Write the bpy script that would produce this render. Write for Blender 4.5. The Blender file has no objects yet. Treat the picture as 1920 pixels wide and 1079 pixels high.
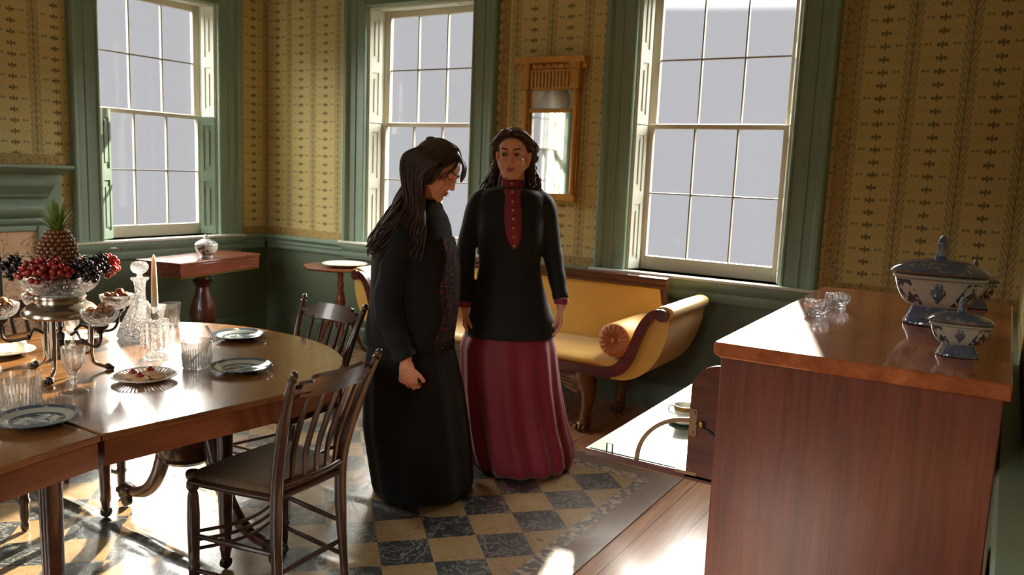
import bpy, bmesh, math, random
from mathutils import Vector, Matrix, noise
PI = math.pi
SC = bpy.context.scene
COL = SC.collection

# ------------------------------------------------------------------ camera
def cam_setup():
    f, ya, pi_, ro = 1516.2, math.radians(31.277), math.radians(8.176), math.radians(2.325)
    fwd = Vector((-math.sin(ya)*math.cos(pi_), math.cos(ya)*math.cos(pi_), -math.sin(pi_)))
    r0 = Vector((math.cos(ya), math.sin(ya), 0))
    u0 = r0.cross(fwd)
    r = math.cos(ro)*r0 + math.sin(ro)*u0
    u = -math.sin(ro)*r0 + math.cos(ro)*u0
    cd = bpy.data.cameras.new('camera')
    cd.sensor_fit = 'HORIZONTAL'; cd.sensor_width = 36.0; cd.lens = 36.0*f/1920.0
    cd.clip_start = 0.05; cd.clip_end = 200
    cd.dof.use_dof = True; cd.dof.focus_distance = 2.4; cd.dof.aperture_fstop = 7.0
    co = bpy.data.objects.new('camera', cd); COL.objects.link(co)
    m = Matrix((r, u, -fwd)).transposed().to_4x4()
    m.translation = Vector((5.3423, -4.7561, 1.45))
    co.matrix_world = m
    SC.camera = co
cam_setup()
SC.view_settings.view_transform = 'Standard'
SC.view_settings.look = 'None'
SC.view_settings.gamma = 1.0
SC.view_settings.use_curve_mapping = False
SC.view_settings.exposure = 0.0
SC.cycles.use_denoising = True
SC.cycles.max_bounces = 10
SC.cycles.diffuse_bounces = 5
SC.cycles.glossy_bounces = 5
SC.cycles.transmission_bounces = 8
SC.cycles.transparent_max_bounces = 16
SC.cycles.caustics_reflective = False
SC.cycles.caustics_refractive = False
SC.cycles.sample_clamp_indirect = 6.0

# ------------------------------------------------------------------ sky: pale near the horizon, brightness raised above for glare and behind for fill
SKY_LOW, SKY_HIGH, SKY_FILL = 0.56, 28.0, 21.0
def world_setup():
    w = bpy.data.worlds.new('sky'); SC.world = w; w.use_nodes = True
    nt = w.node_tree; nt.nodes.clear()
    out = nt.nodes.new('ShaderNodeOutputWorld'); bg = nt.nodes.new('ShaderNodeBackground')
    tc = nt.nodes.new('ShaderNodeTexCoord'); sp = nt.nodes.new('ShaderNodeSeparateXYZ')
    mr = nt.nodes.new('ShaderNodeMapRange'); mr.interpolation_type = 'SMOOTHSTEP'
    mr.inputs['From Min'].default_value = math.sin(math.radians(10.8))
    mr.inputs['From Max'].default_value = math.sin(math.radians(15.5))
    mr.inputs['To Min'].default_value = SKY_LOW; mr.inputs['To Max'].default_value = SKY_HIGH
    mx = nt.nodes.new('ShaderNodeMix'); mx.data_type = 'RGBA'
    mx.inputs[6].default_value = (0.985, 0.975, 1.02, 1); mx.inputs[7].default_value = (1.0, 0.955, 0.875, 1)
    m2 = nt.nodes.new('ShaderNodeMapRange')
    m2.inputs['From Min'].default_value = 0.19; m2.inputs['From Max'].default_value = 0.30
    L = nt.links.new
    fill_sky = nt.nodes.new('ShaderNodeMapRange'); fill_sky.interpolation_type = 'SMOOTHSTEP'      # extra sky brightness added behind the camera as fill light
    fill_sky.inputs['From Min'].default_value = -0.15; fill_sky.inputs['From Max'].default_value = -0.5
    fill_sky.inputs['To Min'].default_value = 0.0; fill_sky.inputs['To Max'].default_value = SKY_FILL
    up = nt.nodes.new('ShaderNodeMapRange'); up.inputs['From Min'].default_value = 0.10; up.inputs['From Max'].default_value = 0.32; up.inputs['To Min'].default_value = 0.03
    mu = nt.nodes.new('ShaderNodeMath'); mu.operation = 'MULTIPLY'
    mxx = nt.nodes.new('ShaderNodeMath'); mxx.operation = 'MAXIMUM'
    L(sp.outputs['Y'], fill_sky.inputs['Value']); L(sp.outputs['Z'], up.inputs['Value']); L(fill_sky.outputs[0], mu.inputs[0]); L(up.outputs[0], mu.inputs[1])
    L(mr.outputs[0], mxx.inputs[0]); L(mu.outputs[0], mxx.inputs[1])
    L(tc.outputs['Generated'], sp.inputs[0]); L(sp.outputs['Z'], mr.inputs['Value']); L(sp.outputs['Z'], m2.inputs['Value'])
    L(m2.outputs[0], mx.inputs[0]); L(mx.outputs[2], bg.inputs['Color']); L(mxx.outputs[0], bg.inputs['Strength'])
    L(bg.outputs[0], out.inputs[0])
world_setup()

def daylight_portal(loc, rotz, w, h):
    ld = bpy.data.lights.new('window_daylight_portal', 'AREA'); ld.shape = 'RECTANGLE'
    ld.size = w; ld.size_y = h; ld.cycles.is_portal = True
    o = bpy.data.objects.new('window_daylight_portal', ld); COL.objects.link(o)
    o.location = loc; o.rotation_euler = (PI/2, 0, rotz)     # -Z axis of the lamp faces into the room
    return o
WIN = [(0.0, -0.98, 90), (1.585, 0.0, 0), (3.775, 0.0, 0), (0.0, -4.85, 90), (1.9, -7.0, 180), (4.1, -7.0, 180)]  # last two are the added fill windows behind the camera
for (x, y, a) in WIN:
    # rotation: local -Z of lamp -> into room
    if a == 0: o = daylight_portal((x, 0.2, 1.74), 0, 0.96, 1.76); o.rotation_euler = (-PI/2, 0, 0)
    elif a == 180: o = daylight_portal((x, -7.2, 1.74), 0, 0.96, 1.76); o.rotation_euler = (PI/2, 0, 0)
    else: o = daylight_portal((-0.2, y, 1.74), 0, 0.96, 1.76); o.rotation_euler = (-PI/2, 0, PI/2)
def low_sun(az, el, strength):
    # low winter sun raking in through the two windows of the back wall
    ld = bpy.data.lights.new('low_sun', 'SUN'); ld.energy = strength; ld.color = (1.0, 0.90, 0.74); ld.angle = math.radians(1.2)
    o = bpy.data.objects.new('low_sun', ld); COL.objects.link(o)
    d = Vector((math.sin(az)*math.cos(el), -math.cos(az)*math.cos(el), -math.sin(el)))
    o.location = Vector((2.7, 0, 1.7)) - d*10
    o.rotation_euler = d.to_track_quat('-Z', 'Y').to_euler()
low_sun(math.radians(15.2), math.radians(22.5), 42.0)

# ------------------------------------------------------------------ mesh builder
class MB:
    def __init__(s): s.v = []; s.f = []; s.m = []
    def add(s, vs, fs, mi=0):
        o = len(s.v); s.v += [tuple(p) for p in vs]; s.f += [tuple(i+o for i in f) for f in fs]; s.m += [mi]*len(fs); return s
    def box(s, a, b, mi=0, rot=None, piv=None):
        x0, y0, z0 = a; x1, y1, z1 = b
        vs = [Vector(p) for p in ((x0,y0,z0),(x1,y0,z0),(x1,y1,z0),(x0,y1,z0),(x0,y0,z1),(x1,y0,z1),(x1,y1,z1),(x0,y1,z1))]
        if rot is not None:
            pv = Vector(piv) if piv else Vector(((x0+x1)/2,(y0+y1)/2,(z0+z1)/2))
            vs = [rot @ (p-pv) + pv for p in vs]
        return s.add(vs, [(0,3,2,1),(4,5,6,7),(0,1,5,4),(1,2,6,5),(2,3,7,6),(3,0,4,7)], mi)
    def loft(s, rings, cap=True, closed=True, mi=0):
        n = len(rings[0]); vs = [p for r in rings for p in r]; fs = []
        for i in range(len(rings)-1):
            for j in range(n if closed else n-1):
                k = (j+1) % n
                fs.append((i*n+j, i*n+k, (i+1)*n+k, (i+1)*n+j))
        if cap and closed:
            fs.append(tuple(reversed(range(n)))); fs.append(tuple((len(rings)-1)*n+j for j in range(n)))
        return s.add(vs, fs, mi)
    def lathe(s, prof, seg=24, c=(0,0,0), sx=1, sy=1, cap=True, n=2.0, rot=0, mi=0, lobes=0, amp=0):
        rings = []
        for r, z in prof:
            ring = []
            for j in range(seg):
                a = 2*PI*j/seg; ca, sa = math.cos(a), math.sin(a)
                rr = r*(1+amp*math.cos(lobes*a)) if lobes else r
                px = math.copysign(abs(ca)**(2/n), ca)*rr*sx; py = math.copysign(abs(sa)**(2/n), sa)*rr*sy
                if rot: px, py = px*math.cos(rot)-py*math.sin(rot), px*math.sin(rot)+py*math.cos(rot)
                ring.append((c[0]+px, c[1]+py, c[2]+z))
            rings.append(ring)
        return s.loft(rings, cap, True, mi)
    def tube(s, pts, rad, seg=8, mi=0, flat=1.0, up=None):
        pts = [Vector(p) for p in pts]
        if not isinstance(rad, (list, tuple)): rad = [rad]*len(pts)
        rings = []; pn = None
        for i, p in enumerate(pts):
            t = (pts[min(i+1, len(pts)-1)] - pts[max(i-1, 0)])
            if t.length < 1e-9: t = Vector((0,0,1))
            t.normalize()
            if pn is None:
                a = Vector(up) if up else (Vector((0,0,1)) if abs(t.z) < 0.9 else Vector((1,0,0)))
                nn = (a - t*a.dot(t)).normalized()
            else:
                nn = pn - t*pn.dot(t); nn = nn.normalized() if nn.length > 1e-6 else pn
            pn = nn; b = t.cross(nn)
            rings.append([p + (nn*math.cos(2*PI*j/seg)*flat + b*math.sin(2*PI*j/seg))*rad[i] for j in range(seg)])
        return s.loft(rings, True, True, mi)
    def ell(s, c, r, seg=16, rings=10, mi=0, rot=None):
        if not isinstance(r, (list, tuple)): r = (r, r, r)
        c = Vector(c); vs = []; fs = []
        vs.append(Vector((0,0,-r[2])))
        for i in range(1, rings):
            ph = -PI/2 + PI*i/rings
            for j in range(seg):
                a = 2*PI*j/seg
                vs.append(Vector((r[0]*math.cos(ph)*math.cos(a), r[1]*math.cos(ph)*math.sin(a), r[2]*math.sin(ph))))
        vs.append(Vector((0,0,r[2])))
        for j in range(seg): fs.append((0, 1+(j+1)%seg, 1+j))
        for i in range(rings-2):
            for j in range(seg):
                k = (j+1) % seg; a = 1+i*seg
                fs.append((a+j, a+k, a+seg+k, a+seg+j))
        a = 1+(rings-2)*seg; t = len(vs)-1
        for j in range(seg): fs.append((a+j, a+(j+1)%seg, t))
        if rot is not None: vs = [rot @ v for v in vs]
        return s.add([v+c for v in vs], fs, mi)
    def cap(s, a, b, ra, rb, seg=14, mi=0):
        # tapered capsule
        a, b = Vector(a), Vector(b); d = (b-a); L = max(d.length, 1e-6); d = d/L
        pts = []; rad = []
        for k in range(5):
            t = (k+0.25)/4.25*PI/2; pts.append(a - d*ra*math.cos(t)); rad.append(max(ra*math.sin(t), 1e-4))
        for k in range(5):
            t = PI/2 - (k)/4.25*PI/2; pts.append(b + d*rb*math.cos(t)); rad.append(max(rb*math.sin(t), 1e-4))
        return s.tube(pts, rad, seg, mi)
    def prism(s, poly, lo, hi, axis='y', mi=0):
        # poly in the two remaining axes order: 'y' -> (x,z), 'x' -> (y,z), 'z' -> (x,y)
        def P(p, t):
            if axis == 'y': return (p[0], t, p[1])
            if axis == 'x': return (t, p[0], p[1])
            return (p[0], p[1], t)
        return s.loft([[P(p, lo) for p in poly], [P(p, hi) for p in poly]], True, True, mi)
    def xf(s, M, start=0):
        s.v[start:] = [tuple(M @ Vector(p)) for p in s.v[start:]]; return s
    def mesh(s, name):
        me = bpy.data.meshes.new(name); me.from_pydata(s.v, [], s.f); me.validate()
        for p, mi in zip(me.polygons, s.m): p.material_index = mi
        bm = bmesh.new(); bm.from_mesh(me); bmesh.ops.recalc_face_normals(bm, faces=bm.faces[:]); bm.to_mesh(me); bm.free()
        return me
    def build(s, name, mat, parent=None, smooth=True, bevel=0, angle=40, loc=None, label=None):
        me = s.mesh(name)
        o = bpy.data.objects.new(name, me); COL.objects.link(o)
        for m in (mat if isinstance(mat, (list, tuple)) else [mat]): me.materials.append(m)
        if bevel:
            b = o.modifiers.new('bevel', 'BEVEL'); b.width = bevel; b.segments = 2; b.limit_method = 'ANGLE'; b.angle_limit = math.radians(50)
        if smooth: shade(me, angle)
        if parent: o.parent = parent
        if loc: o.location = loc
        if label: o['label'] = label
        return o
def shade(me, angle=40):
    me.shade_smooth()
    try: me.set_sharp_from_angle(angle=math.radians(angle))
    except Exception: pass
def tag(o, label=None, cat=None, group=None, kind=None):
    if label: o['label'] = label
    if cat: o['category'] = cat
    if group: o['group'] = group
    if kind: o['kind'] = kind
    return o
def thing(name, label, cat, loc=(0,0,0), rz=0, group=None, kind=None):
    o = bpy.data.objects.new(name, None); COL.objects.link(o); o.empty_display_size = 0.1
    o.location = loc; o.rotation_euler = (0, 0, rz)
    return tag(o, label, cat, group, kind)
def copy_tree(o, parent=None):
    c = o.copy(); COL.objects.link(c); c.parent = parent
    for ch in list(o.children): copy_tree(ch, c)
    return c
def bez(p0, p1, p2, p3, n=12):
    p0, p1, p2, p3 = map(Vector, (p0, p1, p2, p3)); o = []
    for i in range(n+1):
        t = i/n; o.append(p0*(1-t)**3 + p1*3*t*(1-t)**2 + p2*3*t*t*(1-t) + p3*t**3)
    return o
def spline(pts, n=6):
    # Catmull-Rom through points
    P = [Vector(p) for p in pts]; P = [P[0]*2-P[1]] + P + [P[-1]*2-P[-2]]; o = []
    for i in range(1, len(P)-2):
        for k in range(n):
            t = k/n; a, b, c, d = P[i-1], P[i], P[i+1], P[i+2]
            o.append(0.5*((2*b) + (c-a)*t + (2*a-5*b+4*c-d)*t*t + (3*b-a-3*c+d)*t**3))
    o.append(P[-2]); return o
def lerp_table(tab, z):
    tab = sorted(tab)
    if z <= tab[0][0]: return tab[0][1:]
    for a, b in zip(tab, tab[1:]):
        if z <= b[0]:
            t = (z-a[0])/(b[0]-a[0]); t = t*t*(3-2*t) if False else t
            return tuple(p+(q-p)*t for p, q in zip(a[1:], b[1:]))
    return tab[-1][1:]

# ------------------------------------------------------------------ materials
def srgb(r, g, b):
    def c(v):
        v /= 255.0
        return v/12.92 if v <= 0.04045 else ((v+0.055)/1.055)**2.4
    return (c(r), c(g), c(b), 1)
class X:
    """tiny math expression on shader sockets"""
    def __init__(s, nt, sock): s.nt = nt; s.k = sock
    def _op(s, op, *a):
        n = s.nt.nodes.new('ShaderNodeMath'); n.operation = op
        for i, v in enumerate((s,)+a):
            if isinstance(v, X): s.nt.links.new(v.k, n.inputs[i])
            else: n.inputs[i].default_value = v
        return X(s.nt, n.outputs[0])
    def __add__(s, o): return s._op('ADD', o)
    def __sub__(s, o): return s._op('SUBTRACT', o)
    def __mul__(s, o): return s._op('MULTIPLY', o)
    def __truediv__(s, o): return s._op('DIVIDE', o)
    __radd__ = __add__; __rmul__ = __mul__
    def rsub(s, o): return (s*-1.0)+o
    def abs(s): return s._op('ABSOLUTE')
    def frac(s): return s._op('FRACT')
    def floor(s): return s._op('FLOOR')
    def sin(s): return s._op('SINE')
    def sqrt(s): return s._op('SQRT')
    def mod(s, o): return s._op('PINGPONG', o)
    def lt(s, o): return s._op('LESS_THAN', o)
    def gt(s, o): return s._op('GREATER_THAN', o)
    def max(s, o): return s._op('MAXIMUM', o)
    def min(s, o): return s._op('MINIMUM', o)
class Mat:
    def __init__(s, name, color=(0.8,0.8,0.8,1), rough=0.5, metal=0.0, spec=0.5, coat=0.0, sheen=0.0, coat_rough=0.05):
        s.m = bpy.data.materials.new(name); s.m.use_nodes = True; s.nt = s.m.node_tree
        s.b = s.nt.nodes['Principled BSDF']; s.out = s.nt.nodes['Material Output']
        s.b.inputs['Base Color'].default_value = color; s.b.inputs['Roughness'].default_value = rough
        s.b.inputs['Metallic'].default_value = metal; s.b.inputs['Specular IOR Level'].default_value = spec
        s.b.inputs['Coat Weight'].default_value = coat; s.b.inputs['Coat Roughness'].default_value = coat_rough
        s.b.inputs['Sheen Weight'].default_value = sheen
    def n(s, t): return s.nt.nodes.new(t)
    def L(s, a, b): s.nt.links.new(a.k if isinstance(a, X) else a, b)
    def obj(s): return s.n('ShaderNodeTexCoord').outputs['Object']
    def xyz(s):
        sp = s.n('ShaderNodeSeparateXYZ'); s.L(s.obj(), sp.inputs[0])
        return [X(s.nt, o) for o in sp.outputs]
    def mapping(s, scale=(1,1,1), rot=(0,0,0)):
        mp = s.n('ShaderNodeMapping'); mp.inputs['Scale'].default_value = scale; mp.inputs['Rotation'].default_value = rot
        s.L(s.obj(), mp.inputs[0]); return mp.outputs[0]
    def noise(s, scale=5, detail=4, vec=None, rough=0.55, dist=0.0):
        t = s.n('ShaderNodeTexNoise'); t.inputs['Scale'].default_value = scale; t.inputs['Detail'].default_value = detail
        t.inputs['Roughness'].default_value = rough; t.inputs['Distortion'].default_value = dist
        s.L(vec if vec is not None else s.obj(), t.inputs['Vector']); return X(s.nt, t.outputs['Fac'])
    def vor(s, scale=5, vec=None, feature='F1'):
        t = s.n('ShaderNodeTexVoronoi'); t.feature = feature; t.inputs['Scale'].default_value = scale
        s.L(vec if vec is not None else s.obj(), t.inputs['Vector']); return X(s.nt, t.outputs['Distance'])
    def ramp(s, fac, stops):
        r = s.n('ShaderNodeValToRGB'); e = r.color_ramp.elements
        while len(e) < len(stops): e.new(0.5)
        for k, (p, c) in zip(e, stops): k.position = p; k.color = c
        s.L(fac, r.inputs[0]); return r.outputs[0]
    def mix(s, fac, a, b):
        m = s.n('ShaderNodeMix'); m.data_type = 'RGBA'
        if isinstance(fac, (int, float)): m.inputs[0].default_value = fac
        else: s.L(fac, m.inputs[0])
        for i, v in ((6, a), (7, b)):
            if isinstance(v, tuple): m.inputs[i].default_value = v
            else: s.L(v, m.inputs[i])
        return m.outputs[2]
    def color(s, sock): s.L(sock, s.b.inputs['Base Color']); return s
    def rough(s, fac, lo, hi):
        m = s.n('ShaderNodeMapRange'); s.L(fac, m.inputs['Value']); m.inputs['To Min'].default_value = lo; m.inputs['To Max'].default_value = hi
        s.L(m.outputs[0], s.b.inputs['Roughness']); return s
    def bump(s, fac, strength=0.3, dist=0.01):
        b = s.n('ShaderNodeBump'); b.inputs['Strength'].default_value = strength; b.inputs['Distance'].default_value = dist
        s.L(fac, b.inputs['Height']); s.L(b.outputs[0], s.b.inputs['Normal']); return s

def wood(name, c1, c2, c3, grain=(1.5, 18, 18), rough=0.25, coat=0.3, coat_rough=0.08, scale=2.5, bump=0.05):
    m = Mat(name, c2, rough, coat=coat, coat_rough=coat_rough)
    v = m.mapping(grain); a = m.noise(scale, 6, v, 0.6, 0.6); b = m.noise(scale*6, 3, v, 0.6)
    col = m.ramp(a*0.75+b*0.25, [(0.3, c1), (0.5, c2), (0.72, c3)])
    m.color(col); m.bump(b, bump, 0.004); return m.m

def cab_top_wood(*args):
    mm = wood(*args); nt = mm.node_tree; b = nt.nodes['Principled BSDF']
    tc = nt.nodes.new('ShaderNodeTexCoord'); sp = nt.nodes.new('ShaderNodeSeparateXYZ'); nt.links.new(tc.outputs['Object'], sp.inputs[0])
    ex = (X(nt, sp.outputs[0])+0.060)/0.060; ey = (X(nt, sp.outputs[1])+0.360)/0.085          # old ring mark left by a dish
    e = (ex*ex*ex*ex+ey*ey*ey*ey).sqrt().sqrt(); ring = (e-1.0).abs().lt(0.045)
    mx = nt.nodes.new('ShaderNodeMix'); mx.data_type = 'RGBA'; old = b.inputs['Base Color'].links[0].from_socket
    nt.links.new((ring*0.45).k, mx.inputs[0]); nt.links.new(old, mx.inputs[6]); mx.inputs[7].default_value = srgb(214,170,120)
    nt.links.new(mx.outputs[2], b.inputs['Base Color']); return mm
M = {}
def make_materials():
    # painted woodwork
    m = Mat('sage_green_paint', srgb(112,140,122), 0.42); nz = m.noise(3, 4)
    m.color(m.mix(nz, srgb(110,132,116), srgb(130,152,134))); m.bump(m.noise(60, 3), 0.05, 0.003); M['paint'] = m.m
    m = Mat('deep_green_dado_paint', srgb(92,118,100), 0.45); nz = m.noise(2, 4)
    m.color(m.mix(nz, srgb(74,87,68), srgb(92,105,84))); M['dado'] = m.m
    m = Mat('cream_sash_paint', srgb(205,198,178), 0.4); M['sash'] = m.m
    m = Mat('stone_colour_glazing_bar_paint', srgb(150,144,128), 0.5); M['bar'] = m.m
    m = Mat('lit_shutter_paint', srgb(204,208,196), 0.35); M['shutter'] = m.m  # pale tone: daylight on shutters, jambs and sills put into the colour
    m = Mat('ceiling_plaster', srgb(226,220,204), 0.8); m.bump(m.noise(40,4),0.05,0.003); M['ceiling'] = m.m
    # wallpaper
    m = Mat('ochre_block_print_wallpaper', srgb(190,152,78), 0.75, spec=0.25)
    x, y, z = m.xyz(); u = x+y; P = 0.268
    dx = ((u/P).frac()-0.5)*P; ax = dx.abs()
    fy = ((z/0.067).frac()-0.5)*0.067; ay = fy.abs()
    # crosses
    bar = (ay + ax*0.22).lt(0.0076)*ax.lt(0.026)
    stem = (ax + ay*0.25).lt(0.0082)*ay.lt(0.0185)
    lx = ax-0.019; lobe = (lx*lx+(ay-0.004)*(ay-0.004)).lt(0.0062**2)
    motif = bar.max(stem).max(lobe)
    # bows either side of the crosses
    bx = ax-0.066; by = (((z+0.03)/0.134).frac()-0.5)*0.134
    bow = (by.abs() - bx.abs()*0.45).lt(0.0022)*bx.abs().lt(0.017)
    # four dots in a ring, between the bows
    ky = (((z+0.097)/0.134).frac()-0.5)*0.134; kb = bx.abs(); ka = ky.abs()
    d1 = ((kb-0.0075)*(kb-0.0075)+ka*ka).lt(0.003**2); d2 = ((ka-0.0075)*(ka-0.0075)+kb*kb).lt(0.003**2)
    rad = (bx*bx+ky*ky).sqrt(); ring = (rad-0.0255).abs().lt(0.0014)
    scal = (ax-0.034-((z*(2*PI/0.067)).sin()*0.005)).abs().lt(0.0012)
    # sprays
    dv = ax.rsub(P/2)
    def leafrow(rise, pitch, cx, rx, ry, sh=0.0):
        s = (((z-dv*rise+sh)/pitch).frac()-0.5)*pitch; ex = (dv-cx)/rx; ey = s/ry
        return (ex*ex+ey*ey).lt(1.0)
    leaf = leafrow(1.2, 0.040, 0.031, 0.0075, 0.0085).max(leafrow(1.4, 0.040, 0.019, 0.0075, 0.0085, 0.018))
    leaf2 = leafrow(1.9, 0.048, 0.007, 0.006, 0.014, 0.012); stalk = dv.lt(0.0026)
    s1 = (((z-dv*2.2)/0.040).frac()-0.5)*0.040
    twig = s1.abs().lt(0.0026)*dv.lt(0.034)
    wide = dv.lt(0.036)*0.15
    hard = motif.max(bow*0.75).max(d1*0.7).max(d2*0.7).max(ring*0.32).max(scal*0.25).max(leaf*0.68).max(leaf2*0.62).max(stalk).max(twig*0.7).max(wide)
    worn = m.noise(24, 4)
    fac = hard*(worn*0.5+0.5)
    base = m.mix(m.noise(1.6, 4), srgb(190,174,118), srgb(206,190,134))
    m.color(m.mix(fac, base, srgb(74,74,52))); m.bump(m.noise(120,3),0.04,0.002); M['paper'] = m.m
    # border strips: scroll with roundels
    m = Mat('wallpaper_border', srgb(160,122,62), 0.75, spec=0.25)
    x, y, z = m.xyz()
    v = m.vor(34); n2 = m.noise(45, 4)
    f2 = v.lt(0.30)*0.45 + n2.gt(0.55)*0.35
    m.color(m.mix(f2, srgb(172,146,92), srgb(98,90,64))); M['border'] = m.m
    # floor boards
    m = Mat('pine_floor_boards', srgb(150,105,75), 0.25, coat=0.8, coat_rough=0.16)
    x, y, z = m.xyz(); bd = x/0.15; line = ((bd.frac()-0.5).abs()).gt(0.485); idx = bd.floor()
    v = m.mapping((14, 0.9, 1)); nz = m.noise(3.0, 6, v, 0.6, 0.5)
    tone = (idx*12.9898).sin()*0.5
    col = m.ramp(nz*0.8+tone*0.12+0.1, [(0.25, srgb(140,96,66)), (0.55, srgb(184,136,100)), (0.8, srgb(206,162,124))])
    m.color(m.mix(line, col, srgb(46,30,22))); m.bump(line*-1.0, 0.4, 0.004); M['floor'] = m.m
    # painted floorcloth
    m = Mat('painted_floorcloth', srgb(60,62,60), 0.3, coat=0.9, coat_rough=0.26)
    x, y, z = m.xyz(); a = (x+y-1.74)/0.274; b = (x-y-5.87)/0.274
    chk = ((a.floor()+b.floor())*0.5).frac().gt(0.25)
    mar = m.noise(9, 8, None, 0.65, 1.6); vein = (mar-0.5).abs().lt(0.014)
    big = m.noise(2.2, 4)
    dark = m.mix(vein*0.6, m.mix(big, srgb(34,37,38), srgb(58,61,61)), srgb(150,146,132))
    tan = m.mix(vein*0.6, m.mix(big, srgb(126,102,68), srgb(152,128,90)), srgb(104,78,50))
    body = m.mix(chk, tan, dark)
    ex = x.rsub(4.13); ey = y.rsub(-1.05); ed = ex.min(ey)
    inner = ed.lt(0.185)
    dash = m.noise(30, 3, None, 0.5).gt(0.52)
    nar = m.mix(dash, srgb(84,80,76), srgb(150,138,118))
    body = m.mix(inner, body, nar)
    band = m.mix(m.noise(12, 5), srgb(88,72,60), srgb(124,104,86))
    body = m.mix(ed.lt(0.125), body, band)
    m.color(body); m.rough(m.noise(7, 5), 0.2, 0.42)
    m.bump(m.noise(11, 6, None, 0.6, 0.8)*0.7+m.noise(70,3)*0.15, 0.35, 0.012); M['cloth'] = m.m
    # timbers
    D = srgb
    M['table'] = wood('polished_mahogany_table', D(78,48,24), D(116,78,42), D(146,104,60), (12, 1.0, 12), 0.22, 0.7, 0.10)
    M['apron'] = wood('mahogany_apron', D(80,42,24), D(112,62,36), D(136,82,50), (12, 1.2, 12), 0.28, 0.3)
    M['cabtop'] = cab_top_wood('figured_mahogany_top', D(116,58,28), D(156,86,44), D(188,116,64), (5, 1.6, 5), 0.25, 0.7, 0.07, 2.2)
    M['cabside'] = wood('reddish_mahogany_panel', D(74,36,26), D(104,52,37), D(126,72,52), (16, 16, 0.9), 0.32, 0.3, 0.15)
    M['mahog'] = wood('dark_mahogany', D(50,23,15), D(78,37,24), D(104,52,33), (3, 14, 14), 0.28, 0.4)
    M['chair'] = wood('grained_brown_chair_paint', D(38,25,18), D(58,37,25), D(86,54,35), (14, 14, 2), 0.3, 0.4)
    M['redwood'] = wood('red_card_table_mahogany', D(78,36,24), D(108,54,36), D(136,78,54), (12, 1.5, 12), 0.25, 0.5)
    m = Mat('woven_rush_seat', srgb(120,98,66), 0.8); x, y, z = m.xyz()
    ax, ay = x.abs(), y.abs(); sel = ax.gt(ay); w1 = ((y/0.009).frac()-0.5).abs(); w2 = ((x/0.009).frac()-0.5).abs()
    hgt = sel*w1 + (sel.rsub(1.0))*w2
    m.color(m.mix(hgt*1.6, srgb(128,108,80), srgb(60,48,34))); m.bump(hgt, 0.8, 0.006); M['rush'] = m.m
    # upholstery
    m = Mat('golden_silk_upholstery', srgb(205,158,58), 0.45, sheen=0.3); nz = m.noise(120, 2, m.mapping((1,1,6)))
    m.color(m.mix(m.noise(3,3), srgb(196,146,50), srgb(222,178,78))); m.bump(nz, 0.12, 0.002); M['silk'] = m.m
    m = Mat('gathered_silk_end', srgb(178,104,44), 0.5, sheen=0.3); M['silkend'] = m.m
    m = Mat('carved_gilt_wood', srgb(150,104,52), 0.4, metal=0.35); m.color(m.mix(m.noise(40,4), srgb(66,40,24), srgb(138,96,54))); m.bump(m.noise(35,5),0.6,0.01); M['giltleg'] = m.m
    m = Mat('gilt_frame', srgb(196,142,62), 0.33, metal=0.45); m.color(m.mix(m.noise(25,4), srgb(160,104,40), srgb(214,164,84))); M['gilt'] = m.m
    m = Mat('mirror_silvering', (0.86,0.88,0.88,1), 0.03, metal=1.0); M['mirror'] = m.m
    m = Mat('brass', srgb(150,118,62), 0.3, metal=0.9); M['brass'] = m.m
    m = Mat('old_brass', srgb(126,104,78), 0.4, metal=0.8); M['oldbrass'] = m.m
    m = Mat('tarnished_silver', srgb(168,156,138), 0.22, metal=0.95); m.color(m.mix(m.noise(18,4), srgb(120,106,88), srgb(190,180,164))); M['silver'] = m.m
    m = Mat('dark_bronze', srgb(52,44,36), 0.35, metal=0.6); M['bronze'] = m.m
    m = Mat('black_iron', srgb(24,22,20), 0.6); M['black'] = m.m
    m = Mat('veined_pink_marble', srgb(206,176,148), 0.25); nz = m.noise(7, 8, None, 0.6, 2.2); vein = (nz-0.5).abs().lt(0.016)
    m.color(m.mix(vein*0.75, m.mix(m.noise(5,4), srgb(190,152,118), srgb(214,186,158)), srgb(96,82,74))); M['marble'] = m.m
    m = Mat('green_writing_leather', srgb(44,84,58), 0.2, coat=1.0, coat_rough=0.10); m.bump(m.noise(90,3),0.03,0.002); M['leather'] = m.m
    # ceramics
    def porcelain(name, base, blue, scale, thr, rough=0.12):
        m = Mat(name, base, rough, coat=0.5); nz = m.noise(scale, 5, None, 0.6, 0.8)
        m.color(m.mix(nz.gt(thr), m.mix(m.noise(3,3), base, tuple(c*0.9 for c in base[:3])+(1,)), m.mix(m.noise(scale*2,3), blue, srgb(92,112,140)))); return m.m
    M['porc'] = porcelain('greyish_white_porcelain', srgb(186,188,172), srgb(58,66,84), 16, 0.72)
    M['porcblue'] = porcelain('blue_painted_porcelain', srgb(134,134,122), srgb(52,58,72), 34, 0.43)
    M['porcwhite'] = porcelain('blue_sprigged_white_porcelain', srgb(222,222,214), srgb(52,68,112), 22, 0.56)
    m = Mat('blue_bordered_plate', srgb(170,178,182), 0.1, coat=0.6)
    x, y, z = m.xyz(); r = (x*x+y*y).sqrt(); nz = m.noise(46, 5, None, 0.6, 0.6)
    rimzone = r.gt(0.088); welline = (r-0.062).abs().lt(0.005); well = r.lt(0.058)
    pat = (rimzone*nz.gt(0.40)).max(welline).max(well*nz.gt(0.5))
    m.color(m.mix(pat, srgb(156,162,154), srgb(60,76,90))); M['plate'] = m.m
    m = Mat('plain_white_china', srgb(226,224,216), 0.12, coat=0.5); M['white'] = m.m
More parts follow.
